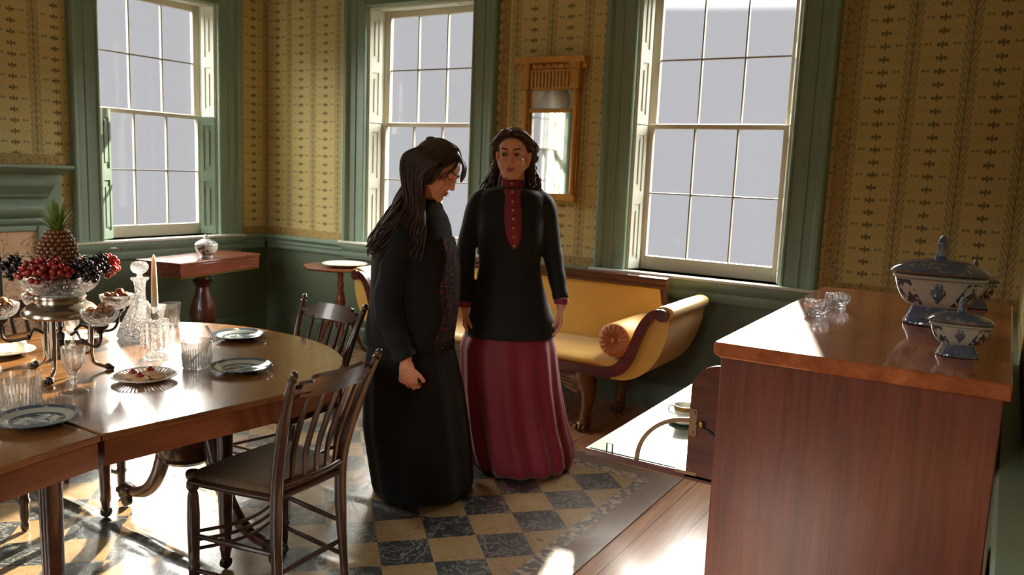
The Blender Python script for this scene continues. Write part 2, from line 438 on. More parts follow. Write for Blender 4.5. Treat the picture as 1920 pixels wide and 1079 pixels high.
    m = Mat('ivory_wax', srgb(244,240,228), 0.45); m.b.inputs['Subsurface Weight'].default_value = 1.0; m.b.inputs['Subsurface Radius'].default_value = (1.0,0.85,0.6); m.b.inputs['Subsurface Scale'].default_value = 0.006; M['wax'] = m.m
    # glass
    def glass(name, tint, transp, bumpy=0):
        m = Mat(name); nt = m.nt; nt.nodes.remove(m.b)
        g = m.n('ShaderNodeBsdfGlass'); g.inputs['Color'].default_value = tint; g.inputs['Roughness'].default_value = 0.12 if bumpy else 0.02; g.inputs['IOR'].default_value = 1.5
        t = m.n('ShaderNodeBsdfTransparent'); t.inputs['Color'].default_value = tint
        mx = m.n('ShaderNodeMixShader'); mx.inputs[0].default_value = transp
        m.L(g.outputs[0], mx.inputs[1]); m.L(t.outputs[0], mx.inputs[2])
        tr = m.n('ShaderNodeBsdfTranslucent'); tr.inputs['Color'].default_value = (0.95,0.95,0.93,1)       # facets and scratches scatter a little light
        m3 = m.n('ShaderNodeMixShader'); m3.inputs[0].default_value = 0.065 if bumpy else 0.008
        m.L(mx.outputs[0], m3.inputs[1]); m.L(tr.outputs[0], m3.inputs[2]); m.L(m3.outputs[0], m.out.inputs[0])
        if bumpy:
            b = m.n('ShaderNodeBump'); b.inputs['Strength'].default_value = 0.8; b.inputs['Distance'].default_value = 0.006
            m.L(m.vor(bumpy), b.inputs['Height']); m.L(b.outputs[0], g.inputs['Normal'])
        return m.m
    M['glass'] = glass('clear_tableware_glass', (0.97,0.97,0.96,1), 0.35)
    M['cutglass'] = glass('cut_crystal', (0.98,0.98,0.98,1), 0.2, 90)
    def pane():
        m = Mat('old_window_glass'); m.nt.nodes.remove(m.b)
        g = m.n('ShaderNodeBsdfGlossy'); g.inputs['Roughness'].default_value = 0.03
        t = m.n('ShaderNodeBsdfTransparent'); t.inputs['Color'].default_value = (0.97,0.975,0.975,1)
        fr = m.n('ShaderNodeFresnel'); fr.inputs['IOR'].default_value = 1.45
        b = m.n('ShaderNodeBump'); b.inputs['Strength'].default_value = 0.1; b.inputs['Distance'].default_value = 0.004
        m.L(m.noise(6, 2), b.inputs['Height']); m.L(b.outputs[0], g.inputs['Normal'])
        fm = m.n('ShaderNodeMath'); fm.operation = 'MULTIPLY'; fm.inputs[1].default_value = 0.3; m.L(fr.outputs[0], fm.inputs[0])
        mx = m.n('ShaderNodeMixShader'); m.L(fm.outputs[0], mx.inputs[0]); m.L(t.outputs[0], mx.inputs[1]); m.L(g.outputs[0], mx.inputs[2]); m.L(mx.outputs[0], m.out.inputs[0])
        return m.m
    M['pane'] = pane()
    # food
    def simple(k, name, c, rough=0.4, **kw): M[k] = Mat(name, c, rough, **kw).m
    simple('grapered', 'red_grape_skin', srgb(146,30,34), 0.18, coat=0.4); simple('grapeblack', 'black_grape_skin', srgb(26,20,32), 0.2, coat=0.4)
    simple('grapepink', 'pink_grape_skin', srgb(196,80,72), 0.2, coat=0.4); simple('leaf', 'pineapple_leaf', srgb(104,134,48), 0.4)
    simple('darkleaf', 'dark_vine_leaf', srgb(40,52,28), 0.4)
    m = Mat('walnut_shell', srgb(150,96,50), 0.5); m.color(m.mix(m.noise(60,5), srgb(118,70,34), srgb(178,122,68))); m.bump(m.noise(70,4),0.6,0.006); M['walnut'] = m.m
    m = Mat('pineapple_rind', srgb(110,60,26), 0.4, coat=0.3); m.color(m.mix(m.noise(50,4), srgb(58,34,16), srgb(150,92,40))); M['pine'] = m.m
    m = Mat('baked_pastry', srgb(196,150,92), 0.6); m.color(m.mix(m.noise(40,4), srgb(164,110,58), srgb(226,196,150))); M['pastry'] = m.m
    simple('cream', 'whipped_cream', srgb(238,228,206), 0.5); simple('berry', 'red_berry', srgb(150,24,36), 0.25)
    simple('violet', 'violet_petal', srgb(112,66,160), 0.5)
    # people
    m = Mat('skin', srgb(222,160,130), 0.5); m.b.inputs['Subsurface Weight'].default_value = 0.08; m.b.inputs['Subsurface Radius'].default_value = (0.03,0.012,0.006)
    m.color(m.mix(m.noise(14,3), srgb(214,150,120), srgb(228,170,140))); M['skin'] = m.m
    simple('lip', 'lips', srgb(172,92,84), 0.4); simple('brow', 'eyebrow_hair', srgb(48,32,24), 0.7)
    simple('eyewhite', 'eye_white', srgb(150,136,126), 0.3); simple('iris', 'dark_iris', srgb(40,28,22), 0.15)
    m = Mat('dark_brown_hair', srgb(40,26,18), 0.42); m.color(m.mix(m.noise(30,4,m.mapping((1,1,0.25))), srgb(28,19,14), srgb(86,56,36))); M['hair'] = m.m
    m = Mat('black_brown_hair', srgb(34,22,17), 0.42); m.color(m.mix(m.noise(30,4,m.mapping((1,1,0.25))), srgb(22,16,13), srgb(66,40,27))); M['hair2'] = m.m
    m = Mat('black_green_wool', srgb(23,27,25), 0.65, spec=0.25, sheen=0.08); sp = m.vor(140); m.color(m.mix(sp.lt(0.12)*m.noise(4,2).gt(0.56), srgb(23,27,25), srgb(90,100,92))); m.bump(m.noise(150,3),0.3,0.003); M['jacket'] = m.m
    m = Mat('black_coat_wool', srgb(27,27,26), 0.85, spec=0.2, sheen=0.04); m.bump(m.noise(150,3),0.3,0.003); M['coat'] = m.m
    m = Mat('crimson_cotton', srgb(128,26,46), 0.62, sheen=0.2); m.color(m.mix(m.noise(6,3), srgb(116,22,40), srgb(140,32,54))); M['crimson'] = m.m
    simple('button', 'gilt_button', srgb(206,160,96), 0.3, metal=0.5)
    m = Mat('paisley_scarf', srgb(36,28,25), 0.8, spec=0.2); v = m.vor(52); v2 = m.vor(75); v3 = m.vor(30, m.mapping((1,1,0.3)))
    c = m.mix(v2.lt(0.22), srgb(32,25,23), srgb(104,64,44)); c = m.mix(v3.lt(0.10)*0.5, c, srgb(140,88,60)); m.color(m.mix(v.lt(0.20), c, srgb(150,36,32))); M['scarf'] = m.m
    simple('shoe', 'black_leather', srgb(20,19,18), 0.35)
make_materials()
# ------------------------------------------------------------------ room shell
ROOM_X, ROOM_Y, ROOM_H, DADO = 5.43, -7.0, 3.3, 0.85
Z0, Z1, HW = 0.86, 2.62, 0.485
def S(o): o['kind'] = 'structure'; return o
def wall(name, u0, u1, openings, place):
    mb = MB()
    def add(a, b, z0, z1):
        for lo, hi, mi in ((z0, min(z1, DADO), 0), (max(z0, DADO), z1, 1)):
            if hi > lo + 1e-6: mb.box((a, 0, lo), (b, 0.25, hi), mi)
    cur = u0
    for c in sorted(openings):
        add(cur, c-HW, 0, ROOM_H); add(c-HW, c+HW, 0, Z0); add(c-HW, c+HW, Z1, ROOM_H); cur = c+HW
    add(cur, u1, 0, ROOM_H)
    mb.v = [place(*p) for p in mb.v]
    return S(mb.build(name, [M['dado'], M['paper']], smooth=False))
wall('wall_left', ROOM_Y, 0.0, [-0.98, -4.85], lambda u, v, z: (-v, u, z))
wall('wall_back', -0.25, ROOM_X+0.25, [1.585, 3.775], lambda u, v, z: (u, v, z))
wall('wall_right', ROOM_Y, 0.0, [], lambda u, v, z: (ROOM_X+v, u, z))
wall('wall_front', -0.25, ROOM_X+0.25, [1.9, 4.1], lambda u, v, z: (u, ROOM_Y-v, z))
S(MB().box((-0.25, ROOM_Y-0.25, -0.1), (ROOM_X+0.25, 0.25, 0)).build('floor', M['floor'], smooth=False))
S(MB().box((-0.25, ROOM_Y-0.25, ROOM_H), (ROOM_X+0.25, 0.25, ROOM_H+0.1)).build('ceiling', M['ceiling'], smooth=False))

# chair rail, baseboards, cornice: profiles (distance into the room, z)
RAIL = [(0,0.735),(0.012,0.735),(0.018,0.75),(0.018,0.765),(0.030,0.785),(0.030,0.80),(0.042,0.812),(0.052,0.825),(0.052,0.845),(0.046,0.85),(0,0.85)]
BASE = [(0,0),(0.022,0),(0.022,0.15),(0.016,0.165),(0.008,0.18),(0,0.18)]
CORN = [(0,3.12),(0.02,3.12),(0.03,3.16),(0.06,3.18),(0.10,3.22),(0.13,3.26),(0.15,3.3),(0,3.3)]
def run(name, prof, side, a, b):
    if side == 'left': mb = MB().loft([[(d, t, z) for d, z in prof] for t in (a, b)])
    elif side == 'right': mb = MB().loft([[(ROOM_X-d, t, z) for d, z in prof] for t in (a, b)])
    elif side == 'back': mb = MB().loft([[(t, -d, z) for d, z in prof] for t in (a, b)])
    else: mb = MB().loft([[(t, ROOM_Y+d, z) for d, z in prof] for t in (a, b)])
    return S(mb.build(name, M['dado' if prof is BASE else 'paint'], angle=30))
run('trim_1', RAIL, 'left', -1.70, -0.04); run('trim_2', RAIL, 'back', 0.04, ROOM_X); run('trim_3', RAIL, 'right', ROOM_Y, -0.05); run('trim_4', RAIL, 'left', ROOM_Y, -3.92)
run('trim_11', RAIL, 'front', 0, ROOM_X)
run('baseboard_left', BASE, 'left', -1.70, 0); run('baseboard_back', BASE, 'back', 0.02, ROOM_X); run('baseboard_right', BASE, 'right', ROOM_Y, -0.02); run('baseboard_front', BASE, 'front', 0, ROOM_X)
run('trim_5', CORN, 'left', ROOM_Y, 0); run('trim_6', CORN, 'back', 0, ROOM_X); run('trim_7', CORN, 'right', ROOM_Y, 0)
# printed paper borders beside the casings, above the chair rail and over the mantel
mb = MB()
def bstrip(side, a, b, z0, z1):
    if side == 'B': mb.box((a, -0.002, z0), (b, 0, z1))
    elif side == 'A': mb.box((0, a, z0), (0.002, b, z1))
    else: mb.box((ROOM_X-0.002, a, z0), (ROOM_X, b, z1))
BW = 0.062
for (a, b) in ((0.0, 0.88), (2.295, 3.065), (4.485, ROOM_X)): bstrip('B', a, b, 0.85, 0.85+BW)
for (a, b) in ((4.485, 4.485+BW), (2.295, 2.295+BW)): bstrip('B', a, b, 0.85+BW, 3.12)
bstrip('A', -0.30, 0.0, 0.85, 0.85+BW); bstrip('A', -1.80, -1.735, 0.85, 1.37); bstrip('A', -3.80, -1.735, 1.375, 1.375+BW)
bstrip('C', -3.0, 0.0, 0.85, 0.85+BW)
S(mb.build('trim_8', M['border'], smooth=False))

# ------------------------------------------------------------------ windows
CW = 0.205
def casing_profile():   # across the casing from the opening outwards: (u, thickness)
    return [(0,0),(0,0.026),(0.006,0.032),(0.016,0.032),(0.022,0.024),(0.03,0.022),(0.085,0.022),(0.092,0.030),(0.10,0.030),(0.106,0.024),(0.115,0.026),(0.15,0.026),(0.158,0.040),(0.17,0.052),(0.19,0.055),(0.20,0.050),(0.205,0.042),(0.205,0)]
def panel_board(mb, a, b, z0, z1, t=0.026, holes=2, mi=0):
    """a panelled shutter leaf lying along the segment a-b (u,v), face towards the opening"""
    a, b = Vector(a), Vector(b); d = (b-a); L = d.length; d /= L; nrm = Vector((-d.y, d.x))
    def bx(s0, s1, y0, y1, h0, h1):
        c = []
        for h in (h0, h1):
            for s_, y_ in ((s0,y0),(s1,y0),(s1,y1),(s0,y1)):
                p = a + d*s_ + nrm*y_; c.append((p.x, p.y, h))
        mb.add(c, [(0,3,2,1),(4,5,6,7),(0,1,5,4),(1,2,6,5),(2,3,7,6),(3,0,4,7)], mi)
    st = 0.026
    bx(0, L, 0, t*0.5, z0, z1)
    for s_ in (-1, 1):
        y0, y1 = (t*0.5, t) if s_ > 0 else (-t*0.5, 0)
        bx(0, st, y0, y1, z0, z1); bx(L-st, L, y0, y1, z0, z1)
        hs = [z0+(z1-z0)*k/holes for k in range(holes+1)]
        for k, h in enumerate(hs):
            lo = h if k == 0 else h-0.04; hi = h if k == holes else h+0.04
            if k == 0: hi = h+0.06
            if k == holes: lo = h-0.06
            bx(st, L-st, y0, y1, lo, hi)
        for k in range(holes):
            bx(st+0.018, L-st-0.018, y0, y0+(y1-y0)*0.7, hs[k]+0.085, hs[k+1]-0.085)
def sash(root, name, z0, z1, v, bot, top, lab):
    g = 0.40; mb = MB(); t = 0.034
    mb.box((-0.455, v, z0), (-g, v+t, z1)); mb.box((g, v, z0), (0.455, v+t, z1))
    mb.box((-g, v, z0), (g, v+t, z0+bot)); mb.box((-g, v, z1-top), (g, v+t, z1))
    fr = mb.build(name, M['sash'], root, bevel=0.004)
    if lab: fr['label'] = lab
    mu = MB(); a, b = z0+bot, z1-top; mid = (a+b)/2
    for k in (1, 2):
        x = -g + 2*g*k/3; mu.box((x-0.0045, v+0.006, a), (x+0.0045, v+t-0.006, b))
    mu.box((-g, v+0.008, mid-0.0045), (g, v+t-0.008, mid+0.0045))
    for k in (1, 2):
        x = -g + 2*g*k/3; mu.ell((x, v+t/2, mid), (0.011, 0.008, 0.011), 8, 6)
    mu.build('glazing_bar', M['bar'], fr, smooth=False)
    MB().box((-g-0.004, v+0.015, a-0.004), (g+0.004, v+0.018, b+0.004)).build('pane', M['pane'], fr, smooth=False)
def window(name, loc, rz, label, folded=False, detail=True):
    root = thing(name, label, 'window', loc, rz, kind='structure')
    prof = casing_profile(); mb = MB()
    for s in (-1, 1):
        mb.loft([[(s*(HW+u), -t, z) for u, t in prof] for z in (Z0-0.01, Z1+CW)])
    mb.loft([[(x, -t*0.995, Z1+u) for u, t in prof] for x in (-HW, HW)])
    mb.build('casing', M['paint'], root, angle=28)
    # stool and apron moulding
    sb = MB().box((-HW-CW-0.02, -0.072, Z0-0.018), (HW+CW+0.02, 0.0, Z0)).box((-HW, 0, Z0-0.018), (HW, 0.25, Z0))
    sb.build('sill', M['shutter'], root, bevel=0.005)  # pale paint puts the window glare into the sill colour
    ap = MB().loft([[(x, -d, z) for d, z in [(0,0.72),(0.02,0.72),(0.026,0.735),(0.034,0.75),(0.034,0.775),(0.046,0.79),(0.058,0.81),(0.062,0.825),(0.062,0.842),(0,0.842)]] for x in (-HW-CW, HW+CW)])
    ap.build('apron', M['paint'], root, angle=30)
    # reveals and head
    rv = MB()
    for s in (-1, 1):
        rv.box((min(s*HW, s*(HW-0.012)), 0.0, Z0), (max(s*HW, s*(HW-0.012)), 0.25, Z1))
    rv.box((-HW, 0, Z1-0.012), (HW, 0.25, Z1))
    rv.box((-HW+0.012, 0.012, Z1-0.02), (HW-0.012, 0.024, Z1-0.012)); rv.box((-0.30, 0.03, Z1-0.02), (0.30, 0.10, Z1-0.012))
    for s in (-1, 1): rv.box((min(s*0.455, s*0.473), 0.115, Z0), (max(s*0.455, s*0.473), 0.215, Z1-0.012))
    rv.build('jamb', M['shutter'], root, smooth=False)
    sash(root, 'lower_sash', Z0, 1.78, 0.120, 0.088, 0.030, None)
    sash(root, 'upper_sash', 1.755, Z1-0.012, 0.160, 0.030, 0.045, None)
    # shutters folded into the reveals
    for s in (-1, 1):
        for (z0, z1, k) in ((Z0+0.006, 1.768, 0), (1.774, Z1-0.016, 1)):
            sh = MB(); a = (s*0.471, 0.006); b = (s*0.44, 0.108)
            if folded and s == 1 and k == 0: b = (0.395, 0.088)
            if folded and s == -1 and k == 0: a = (-0.472, 0.004); b = (-0.36, 0.07)
            if s > 0: a, b = b, a
            panel_board(sh, a, b, z0, z1, 0.014, 2 if k else 2)
            sh.build('shutter', M['shutter'] if (k == 1 or not folded) else M['paint'], root, smooth=False)  # pale leaves carry the daylight in their colour
    return root
window('window_1', (0, -0.98, 0), PI/2, 'tall sash window in the left wall between mantelpiece and corner', True)
window('window_2', (1.585, 0, 0), 0, 'tall sash window behind the two women, left of the gilt mirror')
window('window_3', (3.775, 0, 0), 0, 'tall sash window above the right end of the yellow sofa')
window('window_4', (0, -4.85, 0), PI/2, 'sash window seen only reflected in the gilt mirror')
window('fill_window_left', (1.9, ROOM_Y, 0), PI, 'sash window added behind the camera for fill light, nearer the left wall')  # unseen window, added to let in fill light
window('fill_window_right', (4.1, ROOM_Y, 0), PI, 'sash window added behind the camera for fill light, nearer the right wall')  # second unseen window put in for fill light

# ------------------------------------------------------------------ fireplace on the left wall
fp = thing('fireplace', 'green painted mantelpiece with marble surround on the left wall', 'fireplace', (0, 0, 0))
YC = -2.86
def both(f): f(1); f(-1)
mb = MB(); mb.box((0.0, 2*YC+1.765, 0), (0.055, -1.765, 1.31)); 
# opening is shown by the marble and firebox set proud of the backboard
mb.build('backboard', M['paint'], fp, bevel=0.003)
yA, yB = -1.80, 2*YC+1.80
MB().prism([(0,1.312),(0.17,1.312),(0.185,1.318),(0.2,1.33),(0.235,1.338),(0.262,1.348),(0.27,1.356),(0.27,1.372),(0,1.372)], yB, yA, 'y').build('mantel_shelf', M['paint'], fp, angle=25)
MB().prism([(0.05,1.245),(0.168,1.245),(0.172,1.26),(0.172,1.312),(0.05,1.312)], yB+0.05, yA-0.05, 'y').build('fascia', M['paint'], fp, angle=25)
pf = [(0.05,1.155),(0.075,1.155),(0.08,1.165),(0.10,1.172),(0.108,1.19),(0.125,1.20),(0.14,1.22),(0.158,1.235),(0.162,1.245),(0.05,1.245)]
MB().prism(pf, yB+0.07, yA-0.07, 'y').build('bed_moulding', M['paint'], fp, angle=25)
pf = [(0.05,1.035)] + [(0.072+0.045*math.sin(PI*k/8), 1.035+0.12*k/8) for k in range(9)] + [(0.05,1.155)]
MB().prism(pf, yB+0.10, yA-0.10, 'y').build('frieze', M['paint'], fp, angle=40)
pf = [(0.05,0.985),(0.07,0.985),(0.075,0.995),(0.092,1.005),(0.10,1.02),(0.10,1.035),(0.05,1.035)]
MB().prism(pf, yB+0.08, yA-0.08, 'y').build('architrave', M['paint'], fp, angle=25)
mb = MB()
for (a, b) in ((-1.945, -1.895), (2*YC+1.895, 2*YC+1.945)):
    mb.box((0.05, a, 0), (0.098, b, 0.985))
mb.box((0.05, 2*YC+1.945, 0.955), (0.09, -1.945, 0.985))
for (a, b) in ((-1.915, -1.80), (2*YC+1.80, 2*YC+1.915)): mb.box((0.05, a, 0), (0.13, b, 0.72)); mb.box((0.05, a-0.012, 0.72), (0.15, b+0.012, 0.76))
mb.build('pilaster', M['paint'], fp, bevel=0.004)
mb = MB(); mb.box((0.05, -2.17, 0), (0.075, -1.945, 0.955)); mb.box((0.05, 2*YC+1.945, 0), (0.075, 2*YC+2.17, 0.955)); mb.box((0.05, 2*YC+2.17, 0.80), (0.075, -2.17, 0.955))
mb.build('marble_surround', M['marble'], fp, smooth=False)
mb = MB(); mb.box((0.05, 2*YC+2.17, 0), (0.06, -2.17, 0.80)); mb.box((0.055, -2.20, 0), (0.082, -2.17, 0.80)); mb.box((0.055, 2*YC+2.17, 0), (0.082, 2*YC+2.20, 0.80)); mb.box((0.055, 2*YC+2.17, 0.77), (0.082, -2.17, 0.80))
mb.build('firebox', M['black'], fp, smooth=False)
MB().box((0.05, yB-0.05, 0), (0.55, yA+0.02, 0.012)).build('hearth', M['marble'], fp, smooth=False)

# ------------------------------------------------------------------ floorcloth
CHAIRS = [(3.345, -2.945, -PI/2+math.radians(2)), (2.79, -2.385, math.radians(-3)), (2.095, -3.0, PI/2), (2.06, -3.72, PI/2)]
FEET = [(3.10,-2.95),(3.29,-3.655),(2.38,-2.95),(2.34,-4.2),(2.12,-4.5),(3.3,-4.45),(3.235,-2.84),(2.345,-2.84),(2.77,-2.43)]
for (x, y, a) in CHAIRS:
    for (u, v) in ((-0.2,-0.16),(0.2,-0.16),(-0.155,0.178),(0.155,0.178)):
        FEET.append((x+u*math.cos(a)-v*math.sin(a), y+u*math.sin(a)+v*math.cos(a)))
def floorcloth():
    x0, x1, y0, y1 = 0.62, 4.13, -5.2, -1.05
    xs = [x0+(x1-x0)*k/110 for k in range(111)]
    ys = [y0+(y1-y0)*k/260 for k in range(261)]
    def h(x, y):
        z = 0.004
        r1 = y-(-2.86-0.05*x + 0.012*math.sin(3*x)); z += 0.016*math.exp(-(r1/0.016)**2)*(1 if x < 3.25 else max(0, 1-(x-3.25)/0.4))
        r2 = y-(-2.205+0.008*math.sin(4*x)); z += 0.010*math.exp(-(r2/0.013)**2)*(1 if x < 3.5 else max(0, 1-(x-3.5)/0.3))
        r3 = y-(-2.905-0.05*x); z += 0.006*math.exp(-(r3/0.012)**2)*(0.5+0.5*math.sin(19*x))
        for (a, b, c, w, hh) in ((0.35,1.0,-2.9,0.02,0.004),(-0.55,0.6,-2.2,0.02,0.004),(0.9,0.5,-0.4,0.02,0.003),(-0.3,1,-3.7,0.02,0.004),(0.15,1,-2.2,0.015,0.003)):
            d = (a*x+b*y-c)/math.hypot(a, b); z += hh*math.exp(-(d/w)**2)
        z += 0.002*noise.noise(Vector((x*3.5, y*3.5, 0))) + 0.002
        for (fx, fy) in FEET:                      # pressed flat under chair and table feet
            d = math.hypot(x-fx, y-fy)
            if d < 0.12: k = max(0, min(1, (d-0.055)/0.065)); z = min(z, 0.0065+(z-0.0065)*k) if z > 0.0065 else z
        if x < 0.85 and z > 0.0065: z = 0.0065
        return z
    mb = MB(); n = len(xs)
    mb.v = [(x, y, h(x, y)) for y in ys for x in xs]
    for j in range(len(ys)-1):
        for i in range(n-1): mb.f.append((j*n+i, j*n+i+1, (j+1)*n+i+1, (j+1)*n+i)); mb.m.append(0)
    # turned down edges
    for idx in ([j*n+n-1 for j in range(len(ys))], [(len(ys)-1)*n+i for i in range(n)]):
        o = len(mb.v); mb.v += [(mb.v[i][0], mb.v[i][1], 0.0) for i in idx]
        for k in range(len(idx)-1): mb.f.append((idx[k], idx[k+1], o+k+1, o+k)); mb.m.append(0)
    o = mb.build('floorcloth', M['cloth'], angle=60)
    tag(o, 'wrinkled painted floorcloth with black and tan marbled squares', 'floorcloth')
floorcloth()
# ------------------------------------------------------------------ dining table
TX, TY, TZ = 2.74, -3.4, 0.73
def table():
    t = thing('dining_table', 'long polished mahogany dining table with rounded ends, laid for dessert', 'table', (TX, TY, 0))
    def end(n=40):
        o = []
        for k in range(n+1):
            a = PI*k/n; c, s_ = math.cos(a), math.sin(a)
            o.append((math.copysign(abs(c)**(2/2.25), c)*0.73, -3.02+0.65*abs(s_)**(2/2.1)))
        return o                                                      # from +x round to -x  (x rel TX, y world)
    def off(poly, d):
        cx = 0; o = []
        n = len(poly)
        for i in range(n):
            a, b = Vector(poly[i-1]), Vector(poly[(i+1) % n]); tt = (b-a)
            if tt.length < 1e-9: o.append(poly[i]); continue
            tt.normalize(); nr = Vector((-tt.y, tt.x)); p = Vector(poly[i]) + nr*d; o.append((p.x, p.y))
        return o
    far = [(0.655, -3.572)] + end() + [(-0.655, -3.572)]
    near = [(0.655, -3.578), (0.70, -3.9)][::-1]
    nearp = [(-0.655, -3.578), (-0.70, -3.9)] + [(-0.73*math.cos(PI*k/24), -4.35-0.6*math.sin(PI*k/24)) for k in range(25)] + [(0.70, -3.9), (0.655, -3.578)]
    def top(poly, name):
        p = [(x, y-TY) for x, y in poly]
        mb = MB()
        i1 = off(p, 0.004)
        rings = [[(x, y, 0.709) for x, y in i1], [(x, y, 0.712) for x, y in p], [(x, y, 0.727) for x, y in p], [(x, y, 0.730) for x, y in i1]]
        mb.loft(rings); return mb.build(name, M['table'], t, angle=30)
    top(far, 'tabletop'); top(nearp, 'tabletop')
    for poly, nm in ((far, 'apron'), (nearp, 'apron')):
        p = off([(x, y-TY) for x, y in poly], 0.007); q = off(p, 0.022)
        mb = MB(); n = len(p)
        mb.loft([[(x, y, 0.709) for x, y in p], [(x, y, 0.641) for x, y in p], [(x, y, 0.641) for x, y in q], [(x, y, 0.709) for x, y in q]], cap=False)
        mb.build(nm, M['apron'], t, angle=35)
    # pedestal with three sabre legs
    px, py = 0.05, -2.87-TY
    MB().lathe([(0.02,0.63),(0.135,0.63),(0.135,0.612),(0.112,0.60),(0.106,0.585),(0.112,0.57),(0.118,0.52),(0.116,0.42),(0.106,0.355),(0.098,0.345),(0.102,0.335),(0.080,0.318),(0.03,0.312)], 36, (px, py, 0), lobes=18, amp=0.012).build('pedestal', M['mahog'], t, angle=30)
    MB().box((px-0.30, py-0.25, 0.628), (px+0.30, py+0.25, 0.7)).build('pedestal_block', M['mahog'], t, smooth=False)
    for a in (4, 176, 92):
        a = math.radians(a); d = Vector((math.cos(a), math.sin(a), 0)); o = Vector((px, py, 0))
        pr = bez((0.085,0,0.53), (0.155,0,0.30), (0.20,0,0.09), (0.415,0,0.085), 18)
        pts = [o + d*p.x + Vector((0,0,p.z)) for p in pr]
        lg = MB(); side = Vector((-d.y, d.x, 0)); rings = []
        for i, p in enumerate(pts):
            k = i/(len(pts)-1); h = 0.050*(1-k)+0.020*k; w = 0.032*(1-k)+0.018*k
            tg = (pts[min(i+1,len(pts)-1)]-pts[max(i-1,0)]).normalized(); nr = side.cross(tg)
            rings.append([p+nr*h*math.sin(q)*1.0+side*w*math.cos(q) for q in [2*PI*j/12 for j in range(12)]])
        lg.loft(rings); leg = lg.build('sabre_leg', M['mahog'], t, angle=50)
        e = o + d*0.425 + Vector((0,0,0.083))
        cp = MB(); cp.tube([e-d*0.025, e+d*0.02, e+d*0.045], [0.025, 0.029, 0.018], 12)
        for s_ in (-1, 0, 1): cp.ell(e+d*0.045+side*0.017*s_-Vector((0,0,0.006)), (0.017, 0.012, 0.014), 10, 8)
        cp.tube([e+d*0.01-Vector((0,0,0.02)), e+d*0.015-Vector((0,0,0.055))], 0.010, 8)
        cw = e+d*0.02; cw.z = 0.027+0.009
        cp.tube([cw-side*0.011, cw+side*0.011], 0.027, 16)
        cp.build('paw_caster', M['bronze'], leg)
    # straight gate legs
    for (x, y) in ((3.10, -2.95), (3.29, -3.655), (2.38, -2.95), (2.34, -4.2), (2.12, -4.5), (3.3, -4.45)):
        lx, ly = x-TX, y-TY; mb = MB()
        mb.box((lx-0.027, ly-0.027, 0.632), (lx+0.027, ly+0.027, 0.70))
        mb.lathe([(0.026,0.64),(0.030,0.625),(0.028,0.61),(0.0285,0.56),(0.026,0.30),(0.019,0.10),(0.022,0.085),(0.018,0.07),(0.016,0.052)], 16, (lx, ly, 0))
        lg = mb.build('gate_leg', M['mahog'], t, angle=40)
        cb = MB().tube([(lx-0.009, ly, 0.030), (lx+0.009, ly, 0.030)], 0.021, 14).lathe([(0.016,0.055),(0.012,0.04),(0.01,0.03)], 10, (lx, ly, 0))
        cb.build('caster', M['bronze'], lg)
    return t
table()

